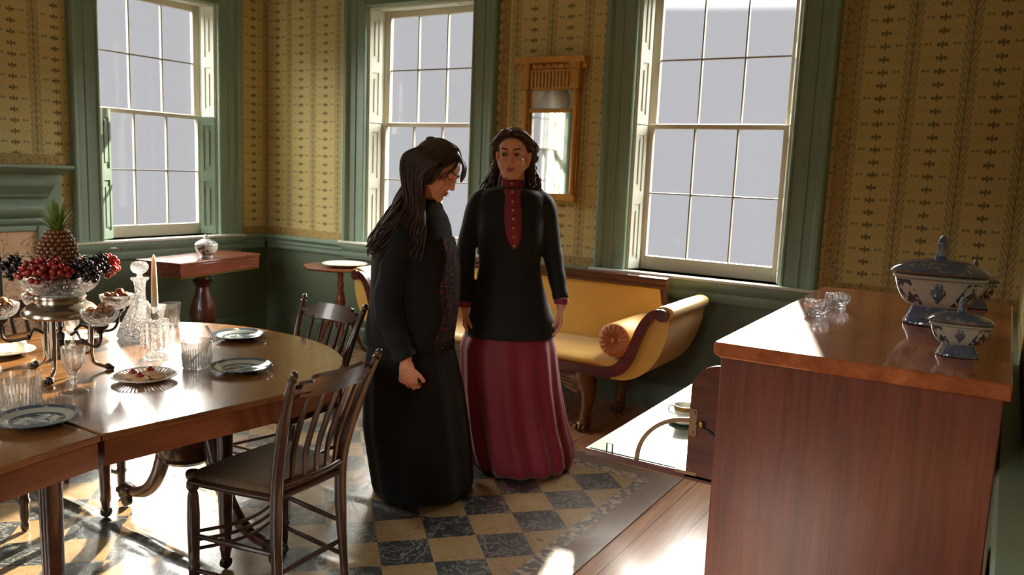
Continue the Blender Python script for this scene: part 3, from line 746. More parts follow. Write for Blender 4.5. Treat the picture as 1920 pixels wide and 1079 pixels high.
# ------------------------------------------------------------------ dining chairs (front is local -y, back is +y)
def make_chair(label):
    r = thing('dining_chair', label, 'chair', group='fancy spindle-back chairs round the table')
    W = M['chair']
    # seat
    fr = [(-0.205,-0.165),(0.205,-0.165),(0.150,0.155),(-0.150,0.155)]
    def inset(k, z, n=8):
        c = Vector((0, -0.005)); o = []
        for i in range(4):
            a, b = Vector(fr[i]), Vector(fr[(i+1)%4])
            for j in range(n):
                p = a+(b-a)*j/n; p = c+(p-c)*k
                bow = 0.012*math.sin(PI*j/n)*(1 if i == 0 else 0)
                o.append((p.x, p.y-bow, z))
        return o
    MB().loft([inset(0.98,0.405), inset(1.02,0.41), inset(1.035,0.422), inset(1.02,0.438), inset(0.93,0.444), inset(0.5,0.438), inset(0.1,0.436)]).build('seat', M['rush'], r, angle=60)
    mb = MB()
    for i in range(4):
        a, b = fr[i], fr[(i+1)%4]; mb.tube([(a[0],a[1],0.412),((a[0]+b[0])/2,(a[1]+b[1])/2-(0.012 if i == 0 else 0),0.410),(b[0],b[1],0.412)], 0.0145, 10)
    mb.build('seat_frame', W, r)
    for s_ in (-1, 1):
        # turned front legs
        x, y = s_*0.200, -0.160
        prof = [(0.005,0.448),(0.019,0.446),(0.023,0.436),(0.021,0.424),(0.015,0.416),(0.020,0.408),(0.021,0.39),(0.0135,0.378),(0.0175,0.362),(0.0205,0.30),(0.020,0.25),(0.0185,0.18),(0.017,0.13),(0.022,0.12),(0.0175,0.108),(0.0165,0.06),(0.013,0.035),(0.0165,0.022),(0.015,0.008),(0.010,0.0)]
        MB().lathe(prof, 16, (x, y, 0)).build('leg', W, r, angle=60)
        # back posts: foot to finial
        pts = spline([(s_*0.155,0.178,0.0),(s_*0.150,0.160,0.22),(s_*0.147,0.157,0.42),(s_*0.155,0.178,0.55),(s_*0.178,0.228,0.715),(s_*0.192,0.268,0.812)], 5)
        rad = []
        for p in pts:
            rad.append(0.0205 if p.z > 0.30 and p.z < 0.62 else (0.0135+0.007*p.z/0.30 if p.z <= 0.30 else 0.0205-0.0085*(p.z-0.62)/0.2))
        post = MB().tube(pts, rad, 12)
        e = Vector((s_*0.192,0.268,0.812)); d = Vector((s_*0.11,0.40,1)).normalized()
        rot = d.to_track_quat('Z','Y').to_matrix()
        fin = MB().lathe([(0.011,0),(0.015,0.004),(0.0105,0.010),(0.014,0.016),(0.013,0.024),(0.008,0.034),(0.003,0.038)], 12)
        fin.xf(Matrix.Translation(e-d*0.004) @ rot.to_4x4())
        pm = post.build('back_post', W, r); fin.build('finial', W, pm)
    # crest: bowed board with a raised middle tablet and turned ends
    def back_y(z): return lerp_table([(0.42,0.157),(0.55,0.178),(0.72,0.228),(0.82,0.268)], z)[0]
    crest = MB(); rings = []
    N = 28
    for k in range(N+1):
        u = -1+2*k/N; x = u*0.182; bow = 0.028*(1-u*u)
        au = abs(u)
        if au > 0.80: zc, h = 0.775, 0.010
        elif au > 0.60: zc, h = 0.775, 0.024
        else: zc, h = 0.780, 0.036
        y = back_y(zc)+bow; dz = 0.40*0.0
        th = 0.008 if au <= 0.80 else 0.009
        nz = Vector((0, 0.37, 0.93)); nn = Vector((0, 0.93, -0.37))
        c = Vector((x, y, zc))
        rings.append([c+nz*h+nn*th, c+nz*h-nn*th, c-nz*h-nn*th, c-nz*h+nn*th])
        if k in (0,): pass
    # make crisp steps by doubling rings where the height changes
    out = [rings[0]]
    for a, b in zip(rings, rings[1:]):
        if abs((a[0]-a[2]).length-(b[0]-b[2]).length) > 0.004:
            o = a[0]-(a[0]+a[2])/2; mid = [(b[i]+(a[i]-b[i])*0.12) for i in range(4)]
            c = sum((v for v in a), Vector())/4; c2 = sum((v for v in b), Vector())/4; m = c+(c2-c)*0.85
            out.append([m+(v-c) for v in a]); out.append(b)
        else: out.append(b)
    crest.loft(out)
    for s_ in (-1, 1):
        for q in (-0.012, 0, 0.012):
            crest.tube([(s_*0.118, back_y(0.775)+0.018, 0.775+q), (s_*0.182, back_y(0.775)+0.002, 0.775+q)], 0.0042, 6)
    crest.build('crest_rail', W, r, angle=35)
    lr = MB().tube([(-0.148,0.162,0.452),(-0.07,0.176,0.452),(0,0.181,0.452),(0.07,0.176,0.452),(0.148,0.162,0.452)], 0.0125, 10); lr.build('lower_rail', W, r)
    for k in range(5):
        u = -0.68+1.36*k/4; b0 = 0.020*(1-u*u); b1 = 0.028*(1-u*u)
        pts = spline([(u*0.142,0.161+b0*0.9,0.455),(u*0.150,0.172+b0,0.55),(u*0.160,0.205+b1,0.66),(u*0.166,back_y(0.765)+b1,0.762)], 4)
        MB().tube(pts, [0.0065+0.0035*math.sin(PI*i/(len(pts)-1)) for i in range(len(pts))], 8).build('spindle', W, r)
    # stretchers
    for k, z in enumerate((0.235, 0.205, 0.175)):
        MB().tube([(-0.19+0.38*j/10, -0.160-0.0*k+0.045*math.sin(PI*j/10), z-0.012*math.sin(PI*j/10)) for j in range(11)], 0.0062, 8).build('front_stretcher', W, r)
    for s_ in (-1, 1):
        MB().tube([(s_*0.198,-0.155,0.225),(s_*0.175,0,0.225),(s_*0.152,0.158,0.225)], [0.0075,0.010,0.0075], 8).build('side_stretcher', W, r)
        MB().tube([(s_*0.198,-0.155,0.105),(s_*0.178,0,0.105),(s_*0.154,0.165,0.105)], [0.0075,0.010,0.0075], 8).build('side_stretcher', W, r)
    MB().tube([(-0.152,0.162,0.16),(0,0.162,0.16),(0.152,0.162,0.16)], [0.0075,0.0105,0.0075], 8).build('back_stretcher', W, r)
    return r
FZ = 0.009
c1 = make_chair('spindle-back chair nearest the camera, its back turned to the mahogany cabinet')
c1.location = CHAIRS[0][:2]+(FZ,); c1.rotation_euler = (0, 0, CHAIRS[0][2])
for (x, y, rz), lab in zip(CHAIRS[1:], ('spindle-back chair at the far rounded end of the table, beside the woman in black',
                     'spindle-back chair on the fireplace side of the table, behind the fruit stand',
                     'spindle-back chair on the fireplace side, cut off by the left edge of the photo')):
    c = copy_tree(c1); c.location = (x, y, FZ); c.rotation_euler = (0, 0, rz); c['label'] = lab

# ------------------------------------------------------------------ butler's cabinet with pulled out writing drawer
def cabinet():
    X0, X1, Y0, Y1, H = 4.765, 5.375, -2.785, -1.415, 1.05
    t = thing('cabinet', 'tall reddish mahogany cabinet on the right with its writing drawer open', 'cabinet', ((X0+X1)/2, (Y0+Y1)/2, 0))
    ox, oy = t.location.x, t.location.y
    def bx(mb, a, b): mb.box((a[0]-ox, a[1]-oy, a[2]), (b[0]-ox, b[1]-oy, b[2]))
    mb = MB()
    bx(mb, (X0, Y0, 0.04), (X1, Y0+0.025, 1.012)); bx(mb, (X0, Y1-0.025, 0.04), (X1, Y1, 1.012)); bx(mb, (X1-0.02, Y0+0.025, 0.04), (X1, Y1-0.025, 1.012))
    bx(mb, (X0+0.01, Y0+0.025, 0.04), (X1-0.02, Y1-0.025, 0.64)); bx(mb, (X0+0.01, Y0+0.025, 0.972), (X1-0.02, Y1-0.025, 0.985))
    mb.build('carcass', M['cabside'], t, bevel=0.003)
    mb = MB(); z0 = 1.012
    e = 0.012
    mb.prism([(X0-e-ox, z0+0.006), (X0-e-0.004-ox, z0+0.016), (X0-e-0.004-ox, H-0.004), (X0-e-ox, H), (X1+e-ox, H), (X1+e-ox, z0), (X0+0.004-ox, z0)], Y0-0.016-oy, Y1+0.012-oy, 'y')
    mb.build('top', M['cabtop'], t, bevel=0.004)
    bx(m2 := MB(), (X0-0.006, Y0-0.006, 0.0), (X1, Y1+0.006, 0.06)); m2.build('plinth', M['cabside'], t, bevel=0.003)
    # doors below the drawer (front faces the room, -x)
    for a, b in ((Y0+0.03, (Y0+Y1)/2-0.002), ((Y0+Y1)/2+0.002, Y1-0.03)):
        m3 = MB(); bx(m3, (X0-0.004, a, 0.08), (X0+0.012, b, 0.63)); d = m3.build('door', M['cabside'], t, bevel=0.003)
        m4 = MB().ell((X0-0.014-ox, (b if a < (Y0+Y1)/2-0.1 else a)-oy+(-0.05 if a < (Y0+Y1)/2-0.1 else 0.05), 0.38), (0.012, 0.012, 0.012)); m4.build('knob', M['brass'], d)
    # drawer: side cheeks, base, fall front
    DX = 4.668; Ya, Yb = -2.700, -1.50
    prof = [(X0+0.30, 0.648), (DX, 0.648), (DX, 0.895)] + [(DX+0.085-0.085*math.cos(PI/2*k/10), 0.895+0.072*math.sin(PI/2*k/10)) for k in range(1, 11)] + [(X0+0.30, 0.967)]
    dr = MB()
    for y in (Ya, Yb-0.016): dr.prism([(x-ox, z) for x, z in prof], y-oy, y+0.016-oy, 'y')
    bx(dr, (DX, Ya, 0.640), (X0+0.30, Yb, 0.655)); bx(dr, (X0+0.285, Ya, 0.64), (X0+0.30, Yb, 0.96))
    drawer = dr.build('drawer', M['mahog'], t, angle=30)
    gr = MB().tube([(DX+0.02-ox, Ya-0.001-oy, 0.80), (DX+0.06-ox, Ya-0.001-oy, 0.785), (X0-ox+0.01, Ya-0.001-oy, 0.752)], 0.004, 6); gr.build('stay_slot', M['black'], drawer)
    pl = MB(); bx(pl, (DX+0.002, Ya-0.003, 0.765), (DX+0.022, Ya+0.001, 0.84)); pl.ell((DX+0.012-ox, Ya-0.003-oy, 0.775), (0.005, 0.003, 0.005)); pl.ell((DX+0.012-ox, Ya-0.003-oy, 0.83), (0.005, 0.003, 0.005)); pl.build('brass_plate', M['oldbrass'], drawer)
    kn = MB().ell((DX+0.036-ox, Ya-0.007-oy, 0.803), (0.008, 0.006, 0.009)); kn.build('knob', M['brass'], drawer)
    LX = 4.362
    fl = MB(); bx(fl, (LX, Ya, 0.640), (DX, Yb, 0.661))
    fall = fl.build('fall_front', M['mahog'], t, bevel=0.003)
    sk = MB(); bx(sk, (LX+0.012, Ya+0.010, 0.660), (DX+0.09, Yb-0.02, 0.6635)); sk.build('writing_surface', M['leather'], fall, smooth=False)
    hg = MB(); bx(hg, (DX-0.03, Ya-0.002, 0.655), (DX+0.03, Ya+0.02, 0.6645)); hg.build('hinge', M['oldbrass'], fall, smooth=False)
    la = MB().tube([(4.428-ox, Ya+0.01-oy, 0.66), (4.428-ox, Ya+0.01-oy, 0.688), (4.446-ox, Ya+0.01-oy, 0.688), (4.446-ox, Ya+0.01-oy, 0.66)], 0.0025, 6); la.build('latch', M['black'], fall)
    # quadrant stay
    q = MB(); cx, cz = DX+0.012, 0.662; R = 0.150; rings = []
    for k in range(15):
        a = PI - PI/2*k/14; rr = R
        c = Vector((cx+rr*1.06*math.cos(a)-ox, Ya+0.012-oy, cz+0.142*math.sin(a))); nr = Vector((math.cos(a), 0, math.sin(a)))
        rings.append([c+nr*0.006+Vector((0,-0.004,0)), c+nr*0.006+Vector((0,0.004,0)), c-nr*0.006+Vector((0,0.004,0)), c-nr*0.006+Vector((0,-0.004,0))])
    q.loft(rings); q.build('quadrant_stay', M['oldbrass'], t, angle=30)
    return t
cabinet()

# ------------------------------------------------------------------ Grecian sofa
def sofa():
    cx, F, B = 2.745, -0.725, -0.13
    t = thing('sofa', 'yellow silk scroll-arm sofa with mahogany frame below the gilt mirror', 'sofa', (cx, -0.43, 0))
    oy = -0.43
    inner = [(0.0,0.385),(0.66,0.385),(0.76,0.392),(0.83,0.42),(0.885,0.49),(0.92,0.575),(0.955,0.66),(1.0,0.722),(1.045,0.75),(1.085,0.752)]
    outer = [(0.0,0.335),(0.66,0.335),(0.78,0.335),(0.865,0.365),(0.925,0.44),(0.962,0.54),(0.995,0.63),(1.025,0.685),(1.055,0.712),(1.08,0.716)]
    inn = spline([(a, 0, b) for a, b in inner], 5); out = spline([(a, 0, b) for a, b in outer], 5)
    def frame(y0, y1):
        mb = MB()
        for s_ in (-1, 1):
            rings = []
            for p, q in zip(inn, out):
                rings.append([(s_*p.x, y0, p.z), (s_*p.x, y1, p.z), (s_*q.x, y1, q.z), (s_*q.x, y0, q.z)])
            mb.loft(rings)
            # volute at the tip
            mb.lathe([(0.012,0),(0.034,0),(0.034,y1-y0),(0.012,y1-y0)], 20); 
            st = len(mb.v)-80
            mb.xf(Matrix.Translation((s_*1.082, y0-0.004, 0.722)) @ Matrix.Rotation(-PI/2, 4, 'X'), st)
        return mb
    frame(F-oy, F-oy+0.035).build('front_frame', M['mahog'], t, angle=30)
    frame(B-oy-0.03, B-oy).build('rear_frame', M['mahog'], t, angle=30)
    rl = MB()
    rl.box((-0.80, F-oy+0.003, 0.325), (0.80, F-oy+0.03, 0.372)); rl.build('seat_rail', M['mahog'], t, bevel=0.006)
    # upholstered scroll arms: a thick skin from seat, over the roll and down the outside
    for s_ in (-1, 1):
        path = [(0.74,0.385),(0.83,0.42),(0.885,0.49),(0.92,0.575),(0.955,0.66),(1.0,0.722),(1.045,0.755),(1.095,0.768),(1.135,0.752),(1.14,0.72),(1.12,0.695),(1.115,0.62),(1.09,0.53),(1.045,0.44),(0.975,0.37),(0.89,0.33),(0.78,0.32)]
        pp = spline([(a, 0, b) for a, b in path], 4); rings = []
        for k in range(9):
            y = F-oy+0.034 + (B-F-0.06)*k/8
            fl = 0.028*k/8        # the arm flares towards the wall
            rings.append([(s_*(p.x-0.003+fl*max(0,(p.z-0.5))*2.5), y, p.z+fl*max(0,(p.z-0.5))*1.2) for p in pp])
        MB().loft(rings).build('scroll_arm', M['silk'], t, angle=50)
    # seat cushion with a fat rounded front
    rings = []
    prof = [(F-oy+0.03,0.375),(F-oy+0.012,0.395),(F-oy+0.012,0.405),(F-oy+0.035,0.422),(F-oy+0.09,0.430),(-0.0,0.434),(B-oy-0.06,0.43),(B-oy-0.05,0.375)]
    for x in (-0.86,-0.84,-0.4,0,0.4,0.84,0.86):
        k = 0.985 if abs(x) > 0.85 else 1; rings.append([(x, y*k, 0.375+(z-0.375)*(0.8 if abs(x) > 0.85 else 1)) for y, z in prof])
    MB().loft(rings).build('seat_cushion', M['silk'], t, angle=60)
    # back panel and crest rail
    bp = MB(); bz = [(x, z) for x, z in ((-0.84,0.40),(0.84,0.40),(0.885,0.62),(0.87,0.80),(-0.87,0.80),(-0.885,0.62))]
    bp.prism(bz, B-oy-0.045, B-oy-0.005, 'y'); bp.build('back_panel', M['silk'], t, bevel=0.012)
    cr = MB(); pf = [(-0.055,0.785),(-0.06,0.80),(-0.05,0.812),(-0.058,0.83),(-0.045,0.848),(-0.02,0.853),(0.008,0.848),(0.008,0.785)]
    cr.loft([[(x, B-oy-0.0+y, z) for y, z in pf] for x in (-0.895, 0.895)])
    for s_ in (-1, 1): cr.tube(spline([(s_*0.865,B-oy-0.03,0.82),(s_*0.878,B-oy-0.03,0.74),(s_*0.90,B-oy-0.035,0.68),(s_*0.945,B-oy-0.04,0.655)], 5), [0.022]*16, 10)
    cr.build('crest_rail', M['mahog'], t, angle=30)
    # carved winged paw feet
    for s_ in (-1, 1):
        for y in (F-oy+0.045, B-oy-0.06):
            mb = MB(); x0 = s_*0.62
            mb.tube([(x0,y,0.34),(x0+s_*0.03,y,0.27),(x0+s_*0.045,y,0.19),(x0+s_*0.03,y,0.11),(x0+s_*0.03,y,0.055)], [0.055,0.058,0.040,0.030,0.034], 12)
            mb.ell((x0+s_*0.03,y-0.02,0.032), (0.042,0.05,0.032), 14, 8)
            for q in (-1,0,1): mb.ell((x0+s_*0.03+q*0.026,y-0.062,0.022), (0.015,0.022,0.02), 8, 6)
            for q in range(5):   # wing towards the middle of the sofa
                mb.tube([(x0-s_*0.01,y-0.01,0.30-0.022*q),(x0-s_*(0.12-0.012*q),y-0.012,0.325-0.024*q),(x0-s_*(0.23-0.03*q),y-0.008,0.318-0.02*q)], [0.02,0.017,0.006], 8)
            mb.ell((x0-s_*0.03,y-0.005,0.285), (0.06,0.035,0.05), 12, 8)
            mb.build('paw_foot', M['giltleg'], t, angle=60)
    return t
sofa()
def bolster(x, lab):
    R, L = 0.098, 0.46
    t = thing('bolster', lab, 'bolster', (x, -0.428, 0.535), 0, 'silk bolsters on the sofa')
    prof = [(0.02,-L/2+0.012),(0.06,-L/2+0.004),(R-0.006,-L/2),(R,-L/2+0.008),(R,L/2-0.008),(R-0.006,L/2),(0.02,L/2-0.01)]
    b = MB().lathe(prof, 36, cap=True); b.xf(Matrix.Rotation(PI/2, 4, 'X')); b.build('cover', M['silk'], t, angle=50)
    # lathe z becomes -y: z=+L/2 end faces the room
    g = MB(); y = -L/2
    rings = []
    for k, (r, d) in enumerate(((0.094,0.0),(0.088,-0.008),(0.06,-0.012),(0.03,-0.006),(0.012,0.004))):
        rings.append([(r*math.cos(2*PI*j/72), y+d+(0.0035*math.cos(18*2*PI*j/72) if 0 < k < 4 else 0), r*math.sin(2*PI*j/72)) for j in range(72)])
    g.loft(rings); e = g.build('gathered_end', M['silkend'], t, angle=80)
    MB().ell((0, y-0.008, 0), (0.014, 0.009, 0.014)).build('button', M['silkend'], e)
    return t
bolster(3.535, 'round yellow bolster at the right end of the sofa')
bolster(1.955, 'yellow bolster at the left end of the sofa behind the woman in black')

# ------------------------------------------------------------------ card table by the corner
def card_table():
    t = thing('card_table', 'red mahogany pedestal table under the left window', 'table', (0.46, -1.0, 0.008), math.radians(10.5))
    hw, hl = 0.195, 0.42
    poly = [(hw, -hl), (hw, hl-0.03), (hw-0.03, hl), (-hw+0.03, hl), (-hw, hl-0.03), (-hw, -hl)]
    MB().prism(poly, 0.734, 0.752, 'z').build('tabletop', M['redwood'], t, bevel=0.004)
    MB().prism([(x*0.975, y*0.985) for x, y in poly], 0.655, 0.734, 'z').build('apron', M['redwood'], t, bevel=0.003)
    MB().prism([(x*0.985, y*0.99) for x, y in poly], 0.646, 0.655, 'z').build('brass_line', M['brass'], t, smooth=False)
    MB().lathe([(0.03,0.646),(0.075,0.642),(0.08,0.63),(0.05,0.615),(0.055,0.59),(0.075,0.575),(0.06,0.56),(0.046,0.53),(0.055,0.48),(0.085,0.40),(0.095,0.34),(0.085,0.28),(0.065,0.25),(0.10,0.235),(0.105,0.205),(0.03,0.2)], 28, sx=1, sy=1).build('pedestal', M['mahog'], t, angle=35)
    bs = MB().prism([(0.16,-0.22),(0.18,0),(0.16,0.22),(-0.16,0.22),(-0.18,0),(-0.16,-0.22)], 0.12, 0.205, 'z'); bs.build('base', M['mahog'], t, bevel=0.01)
    for sx in (-1, 1):
        for sy in (-1, 1):
            MB().tube([(sx*0.12,sy*0.18,0.14),(sx*0.145,sy*0.24,0.10),(sx*0.155,sy*0.27,0.035)], [0.035,0.034,0.028], 12).ell((sx*0.155,sy*0.275,0.026), (0.032,0.042,0.026)).build('paw_foot', M['mahog'], t)
card_table()
def tea_table():
    t = thing('tea_table', 'small tripod tea table left of the sofa', 'table', (1.17, -0.34, 0), math.radians(8))
    MB().lathe([(0.05,0.688),(0.27,0.688),(0.28,0.692),(0.28,0.704),(0.274,0.708),(0.02,0.708)], 8, rot=math.radians(22.5)).build('tabletop', M['redwood'], t, bevel=0.002, angle=25)
    MB().lathe([(0.05,0.688),(0.05,0.67),(0.022,0.65),(0.020,0.60),(0.026,0.56),(0.020,0.53),(0.034,0.47),(0.040,0.43),(0.030,0.39),(0.022,0.36),(0.036,0.34),(0.036,0.25),(0.02,0.23)], 24).build('column', M['redwood'], t, angle=40)
    for k in range(3):
        a = math.radians(70+120*k); d = Vector((math.cos(a), math.sin(a), 0))
        p = bez((0.02,0,0.30),(0.16,0,0.34),(0.12,0,0.05),(0.27,0,0.022), 12)
        MB().tube([d*q.x+Vector((0,0,q.z)) for q in p], [0.022-0.008*i/12 for i in range(13)], 10).ell(d*0.27+Vector((0,0,0.014)), (0.024,0.024,0.014)).build('leg', M['redwood'], t)
tea_table()

# ------------------------------------------------------------------ gilt tabernacle mirror
def mirror():
    t = thing('wall_mirror', 'gilt framed pier mirror with a painted upper panel between two windows', 'mirror', (2.71, 0, 0))
    x0, x1, zb, zt = -0.205, 0.205, 1.27, 2.19
    mb = MB()
    mb.prism([(-0.02, zt-0.075), (-0.045, zt-0.07), (-0.055, zt-0.045), (-0.075, zt-0.035), (-0.085, zt-0.012), (-0.09, zt), (-0.0, zt), (0,zt-0.075)], x0-0.05, x1+0.05, 'x')
    mb.box((x0-0.012, -0.05, zt-0.20), (x1+0.012, 0, zt-0.075))
    for s_ in (-1, 1): mb.box((s_*0.185-0.038, -0.075, zt-0.075), (s_*0.185+0.038, 0, zt-0.03)); mb.box((s_*0.185-0.03, -0.065, zt-0.20), (s_*0.185+0.03, 0, zt-0.075))
    mb.build('cornice', M['gilt'], t, angle=25)
    for k in range(9): MB().ell((-0.20+0.05*k, -0.068, zt-0.055), 0.012, 10, 8).build('cornice_ball', M['gilt'], t)
    rd = MB()
    for k in range(11): rd.tube([(-0.13+0.026*k, -0.052, zt-0.19), (-0.13+0.026*k, -0.052, zt-0.09)], 0.009, 8)
    rd.build('frieze_reeding', M['gilt'], t)
    for s_ in (-1, 1):
        cl = MB().lathe([(0.022,zb+0.03),(0.026,zb+0.06),(0.020,zb+0.08),(0.020,zb+0.66),(0.026,zb+0.68),(0.022,zb+0.72)], 16, (s_*0.185, -0.03, 0)); cl.box((s_*0.185-0.026, -0.03, zb), (s_*0.185+0.026, 0, zt-0.2)); cl.box((s_*0.185-0.03, -0.055, zb), (s_*0.185+0.03, 0, zb+0.04))
        cl.build('column', M['gilt'], t, angle=35)
    for lo, hi, dp in ((zb, zb+0.045, 0.045), (1.842, 1.866, 0.04), (1.985, 1.995, 0.03)): MB().box((-0.16, -dp, lo), (0.16, 0, hi)).build('crossbar', M['gilt'], t, bevel=0.004)
    MB().box((-0.163, -0.014, zb+0.04), (0.163, -0.004, 1.845)).build('mirror_glass', M['mirror'], t, smooth=False)
    m = Mat('painted_glass_panel', srgb(196,194,168), 0.1, coat=0.8); x, y, z = m.xyz()
    ex = (x-0.03)/0.098; ez = (z-1.915)/0.092; e = (ex*ex+ez*ez).sqrt(); nz = m.noise(18, 5, None, 0.6, 1.0)
    wreath = e.lt(1.12)*e.gt(0.86); inside = e.lt(0.88)
    land = m.ramp(nz+(z-1.915)*2.2, [(0.3, srgb(92,94,56)), (0.5, srgb(158,152,104)), (0.62, srgb(150,120,96)), (0.8, srgb(176,178,162))])
    c = m.mix(inside, srgb(202,200,176), land); c = m.mix(wreath*(m.noise(50,3)*0.5+0.5), c, srgb(74,82,50)); m.color(c)
    MB().box((-0.163, -0.016, 1.862), (0.163, -0.004, 1.99)).build('painted_panel', m.m, t, smooth=False)
mirror()
# ------------------------------------------------------------------ tableware
T0 = 0.7305
LT, AW = Vector((0.5, 0.866, 0)), Vector((-0.866, 0.5, 0))          # across and away, as the fruit stand is turned
rnd = random.Random(7)
def vessel(prof_out, prof_in, seg=32, c=(0,0,0), lobes=0, amp=0, sx=1, sy=1):
    """hollow ware: outside profile up, inside profile down"""
    return MB().lathe(prof_out + prof_in, seg, c, sx, sy, True, 2.0, 0, 0, lobes, amp)
def plate(name, lab, cat, x, y, z, R, mat, group=None, depth=0.016, rz=0):
    p = [(0.02,0.0),(R*0.52,0.0),(R*0.55,0.003),(R*0.62,0.006),(R*0.97,depth),(R,depth+0.001),(R*0.995,depth+0.004),(R*0.96,depth+0.0035),(R*0.66,0.0095),(R*0.60,0.006),(0.01,0.0055)]
    o = MB().lathe(p, 56).build(name, mat, None, angle=60, loc=(x, y, z)); o.rotation_euler = (0,0,rz)
    return tag(o, lab, cat, group)
plate('dinner_plate', 'blue-bordered plate nearest the camera at the lower left of the table', 'plate', 3.176, -3.62, T0, 0.106, M['plate'], 'blue and white plates on the dining table')
plate('dinner_plate', 'blue-bordered plate beside the glass that holds the tongs, nearer the chair', 'plate', 3.135, -2.905, T0, 0.105, M['plate'], 'blue and white plates on the dining table', rz=1.1)
plate('dinner_plate', 'blue-bordered plate at the far end of the table, behind the glass with the tongs', 'plate', 2.715, -2.562, T0, 0.107, M['plate'], 'blue and white plates on the dining table', rz=2.3)
plate('dinner_plate', 'pale plate behind the legs of the fruit stand', 'plate', 2.30, -2.98, T0, 0.098, M['white'], 'blue and white plates on the dining table', rz=0.4)
# pierced dish with little tarts
def pierced_dish():
    x, y, R = 3.005, -3.185, 0.100
    t = thing('pierced_dish', 'pierced white basketwork dish of little tarts in the middle of the table', 'dish', (x, y, T0))
    MB().lathe([(0.02,0),(0.058,0),(0.066,0.005),(0.066,0.009),(0.058,0.006),(0.02,0.005)], 48).build('base', M['white'], t, angle=50)
    b = MB(); N = 44
    for k in range(N):
        a = 2*PI*k/N; a2 = a+0.075
        b.tube([(0.064*math.cos(a),0.064*math.sin(a),0.006),(0.095*math.cos(a2),0.095*math.sin(a2),0.017)], 0.0026, 6)
    b.build('pierced_border', M['white'], t)
    MB().lathe([(0.094,0.0155),(0.100,0.0165),(0.100,0.020),(0.094,0.019),(0.094,0.0155)], 56, cap=False).build('rim', M['white'], t)
    sp = [(-0.03,-0.022),(0.024,-0.032),(0.030,0.026),(-0.02,0.034)]
    labs = ['little round tart with a red berry, nearest the fruit stand on the pierced dish','little round tart with a red berry at the front of the pierced dish','plain browned tart without a berry at the right of the pierced dish','little round tart with a red berry at the back of the pierced dish']
    for k, (a, c) in enumerate(sp):
        q = thing('tart', labs[k], 'tart', (x+a, y+c, T0+0.0065), k, 'tarts on the pierced dish')
        MB().lathe([(0.004,0),(0.022,0),(0.026,0.004),(0.025,0.010),(0.018,0.014),(0.003,0.016)], 20, lobes=9, amp=0.04).build('pastry', M['pastry'], q, angle=60)
        if k != 2:
            bb = MB()
            for j in range(7): bb.ell((0.007*math.cos(j*1.05) if j < 6 else 0, 0.007*math.sin(j*1.05) if j < 6 else 0, 0.019 if j < 6 else 0.025), 0.0055, 8, 6)
            bb.build('berry', M['berry'], q)
pierced_dish()
# glasses
def goblet(lab, x, y, h, r, fr, group):
    s = h/0.141
    po = [(0.004,0),(fr,0.0),(fr,0.003),(fr*0.5,0.009),(0.008,0.018*s),(0.006,0.026*s),(0.011,0.034*s),(0.006,0.042*s),(0.007,0.05*s),(0.016,0.060*s),(r*0.78,0.080*s),(r*0.92,0.105*s),(r,h)]
    pi_ = [(r-0.0018,h),(r*0.92-0.002,0.106*s),(r*0.78-0.003,0.084*s),(0.012,0.068*s),(0.002,0.065*s)]
    o = vessel(po, pi_, 32).build('wine_glass', M['glass'], None, angle=60, loc=(x, y, T0)); return tag(o, lab, 'glass', group)
G = 'glasses on the dining table'
goblet('stemmed wine glass with a knop in front of the fruit stand', 2.976, -3.402, 0.142, 0.035, 0.039, G)
goblet('clear stemmed glass seen between the legs of the fruit stand', 2.50, -3.13, 0.150, 0.028, 0.034, G)
def tumbler(lab, x, y, h, r0, r1, ribs=True, rib_h=0.55):
    t = thing('tumbler', lab, 'glass', (x, y, T0), 0, G)
    vessel([(0.005,0),(r0*0.96,0),(r0,0.003),(r0+(r1-r0)*0.5,h*0.5),(r1,h)], [(r1-0.002,h),(r0-0.003+(r1-r0)*0.5,h*0.5),(r0-0.004,0.010),(0.004,0.009)], 40).build('bowl', M['glass'], t, angle=60)
    if ribs:
        mb = MB(); N = 34
        for k in range(N):
            a = 2*PI*k/N; ra, rb = r0+0.0005, r0+(r1-r0)*rib_h+0.0005
            mb.tube([(ra*math.cos(a),ra*math.sin(a),0.004),(rb*math.cos(a),rb*math.sin(a),h*rib_h)], [0.003,0.002], 6)
        mb.build('flutes', M['cutglass'], t)
    return t
tumbler('ribbed glass tumbler at the left edge behind the nearest plate', 3.009, -3.578, 0.096, 0.050, 0.057)
tumbler('ribbed glass tumbler with silver tongs leaning in it', 2.992, -2.975, 0.096, 0.045, 0.053)
tumbler('plain clear tumbler to the right of the candle', 2.335, -2.60, 0.105, 0.028, 0.037, False)
def tongs():
    t = thing('sugar_tongs', 'silver tongs leaning in a ribbed tumbler', 'tongs', (2.992, -2.975, T0+0.011))
    d = Vector((0.855*0.6-0.0, 0.519*0.6+0.25, 0)).normalized()
    e = Vector((0.040, 0.032, 0.099))
    MB().tube([(-0.020,-0.014,0.006),(0.012,0.010,0.052),tuple(e)], [0.004,0.003,0.003], 8).build('shaft', M['silver'], t)
    MB().tube([tuple(e+Vector((-0.026,-0.005,0.035))), tuple(e), tuple(e+Vector((0.014,0.006,-0.012)))], [0.005,0.0065,0.004], 8).build('grip', M['white'], t)
tongs()
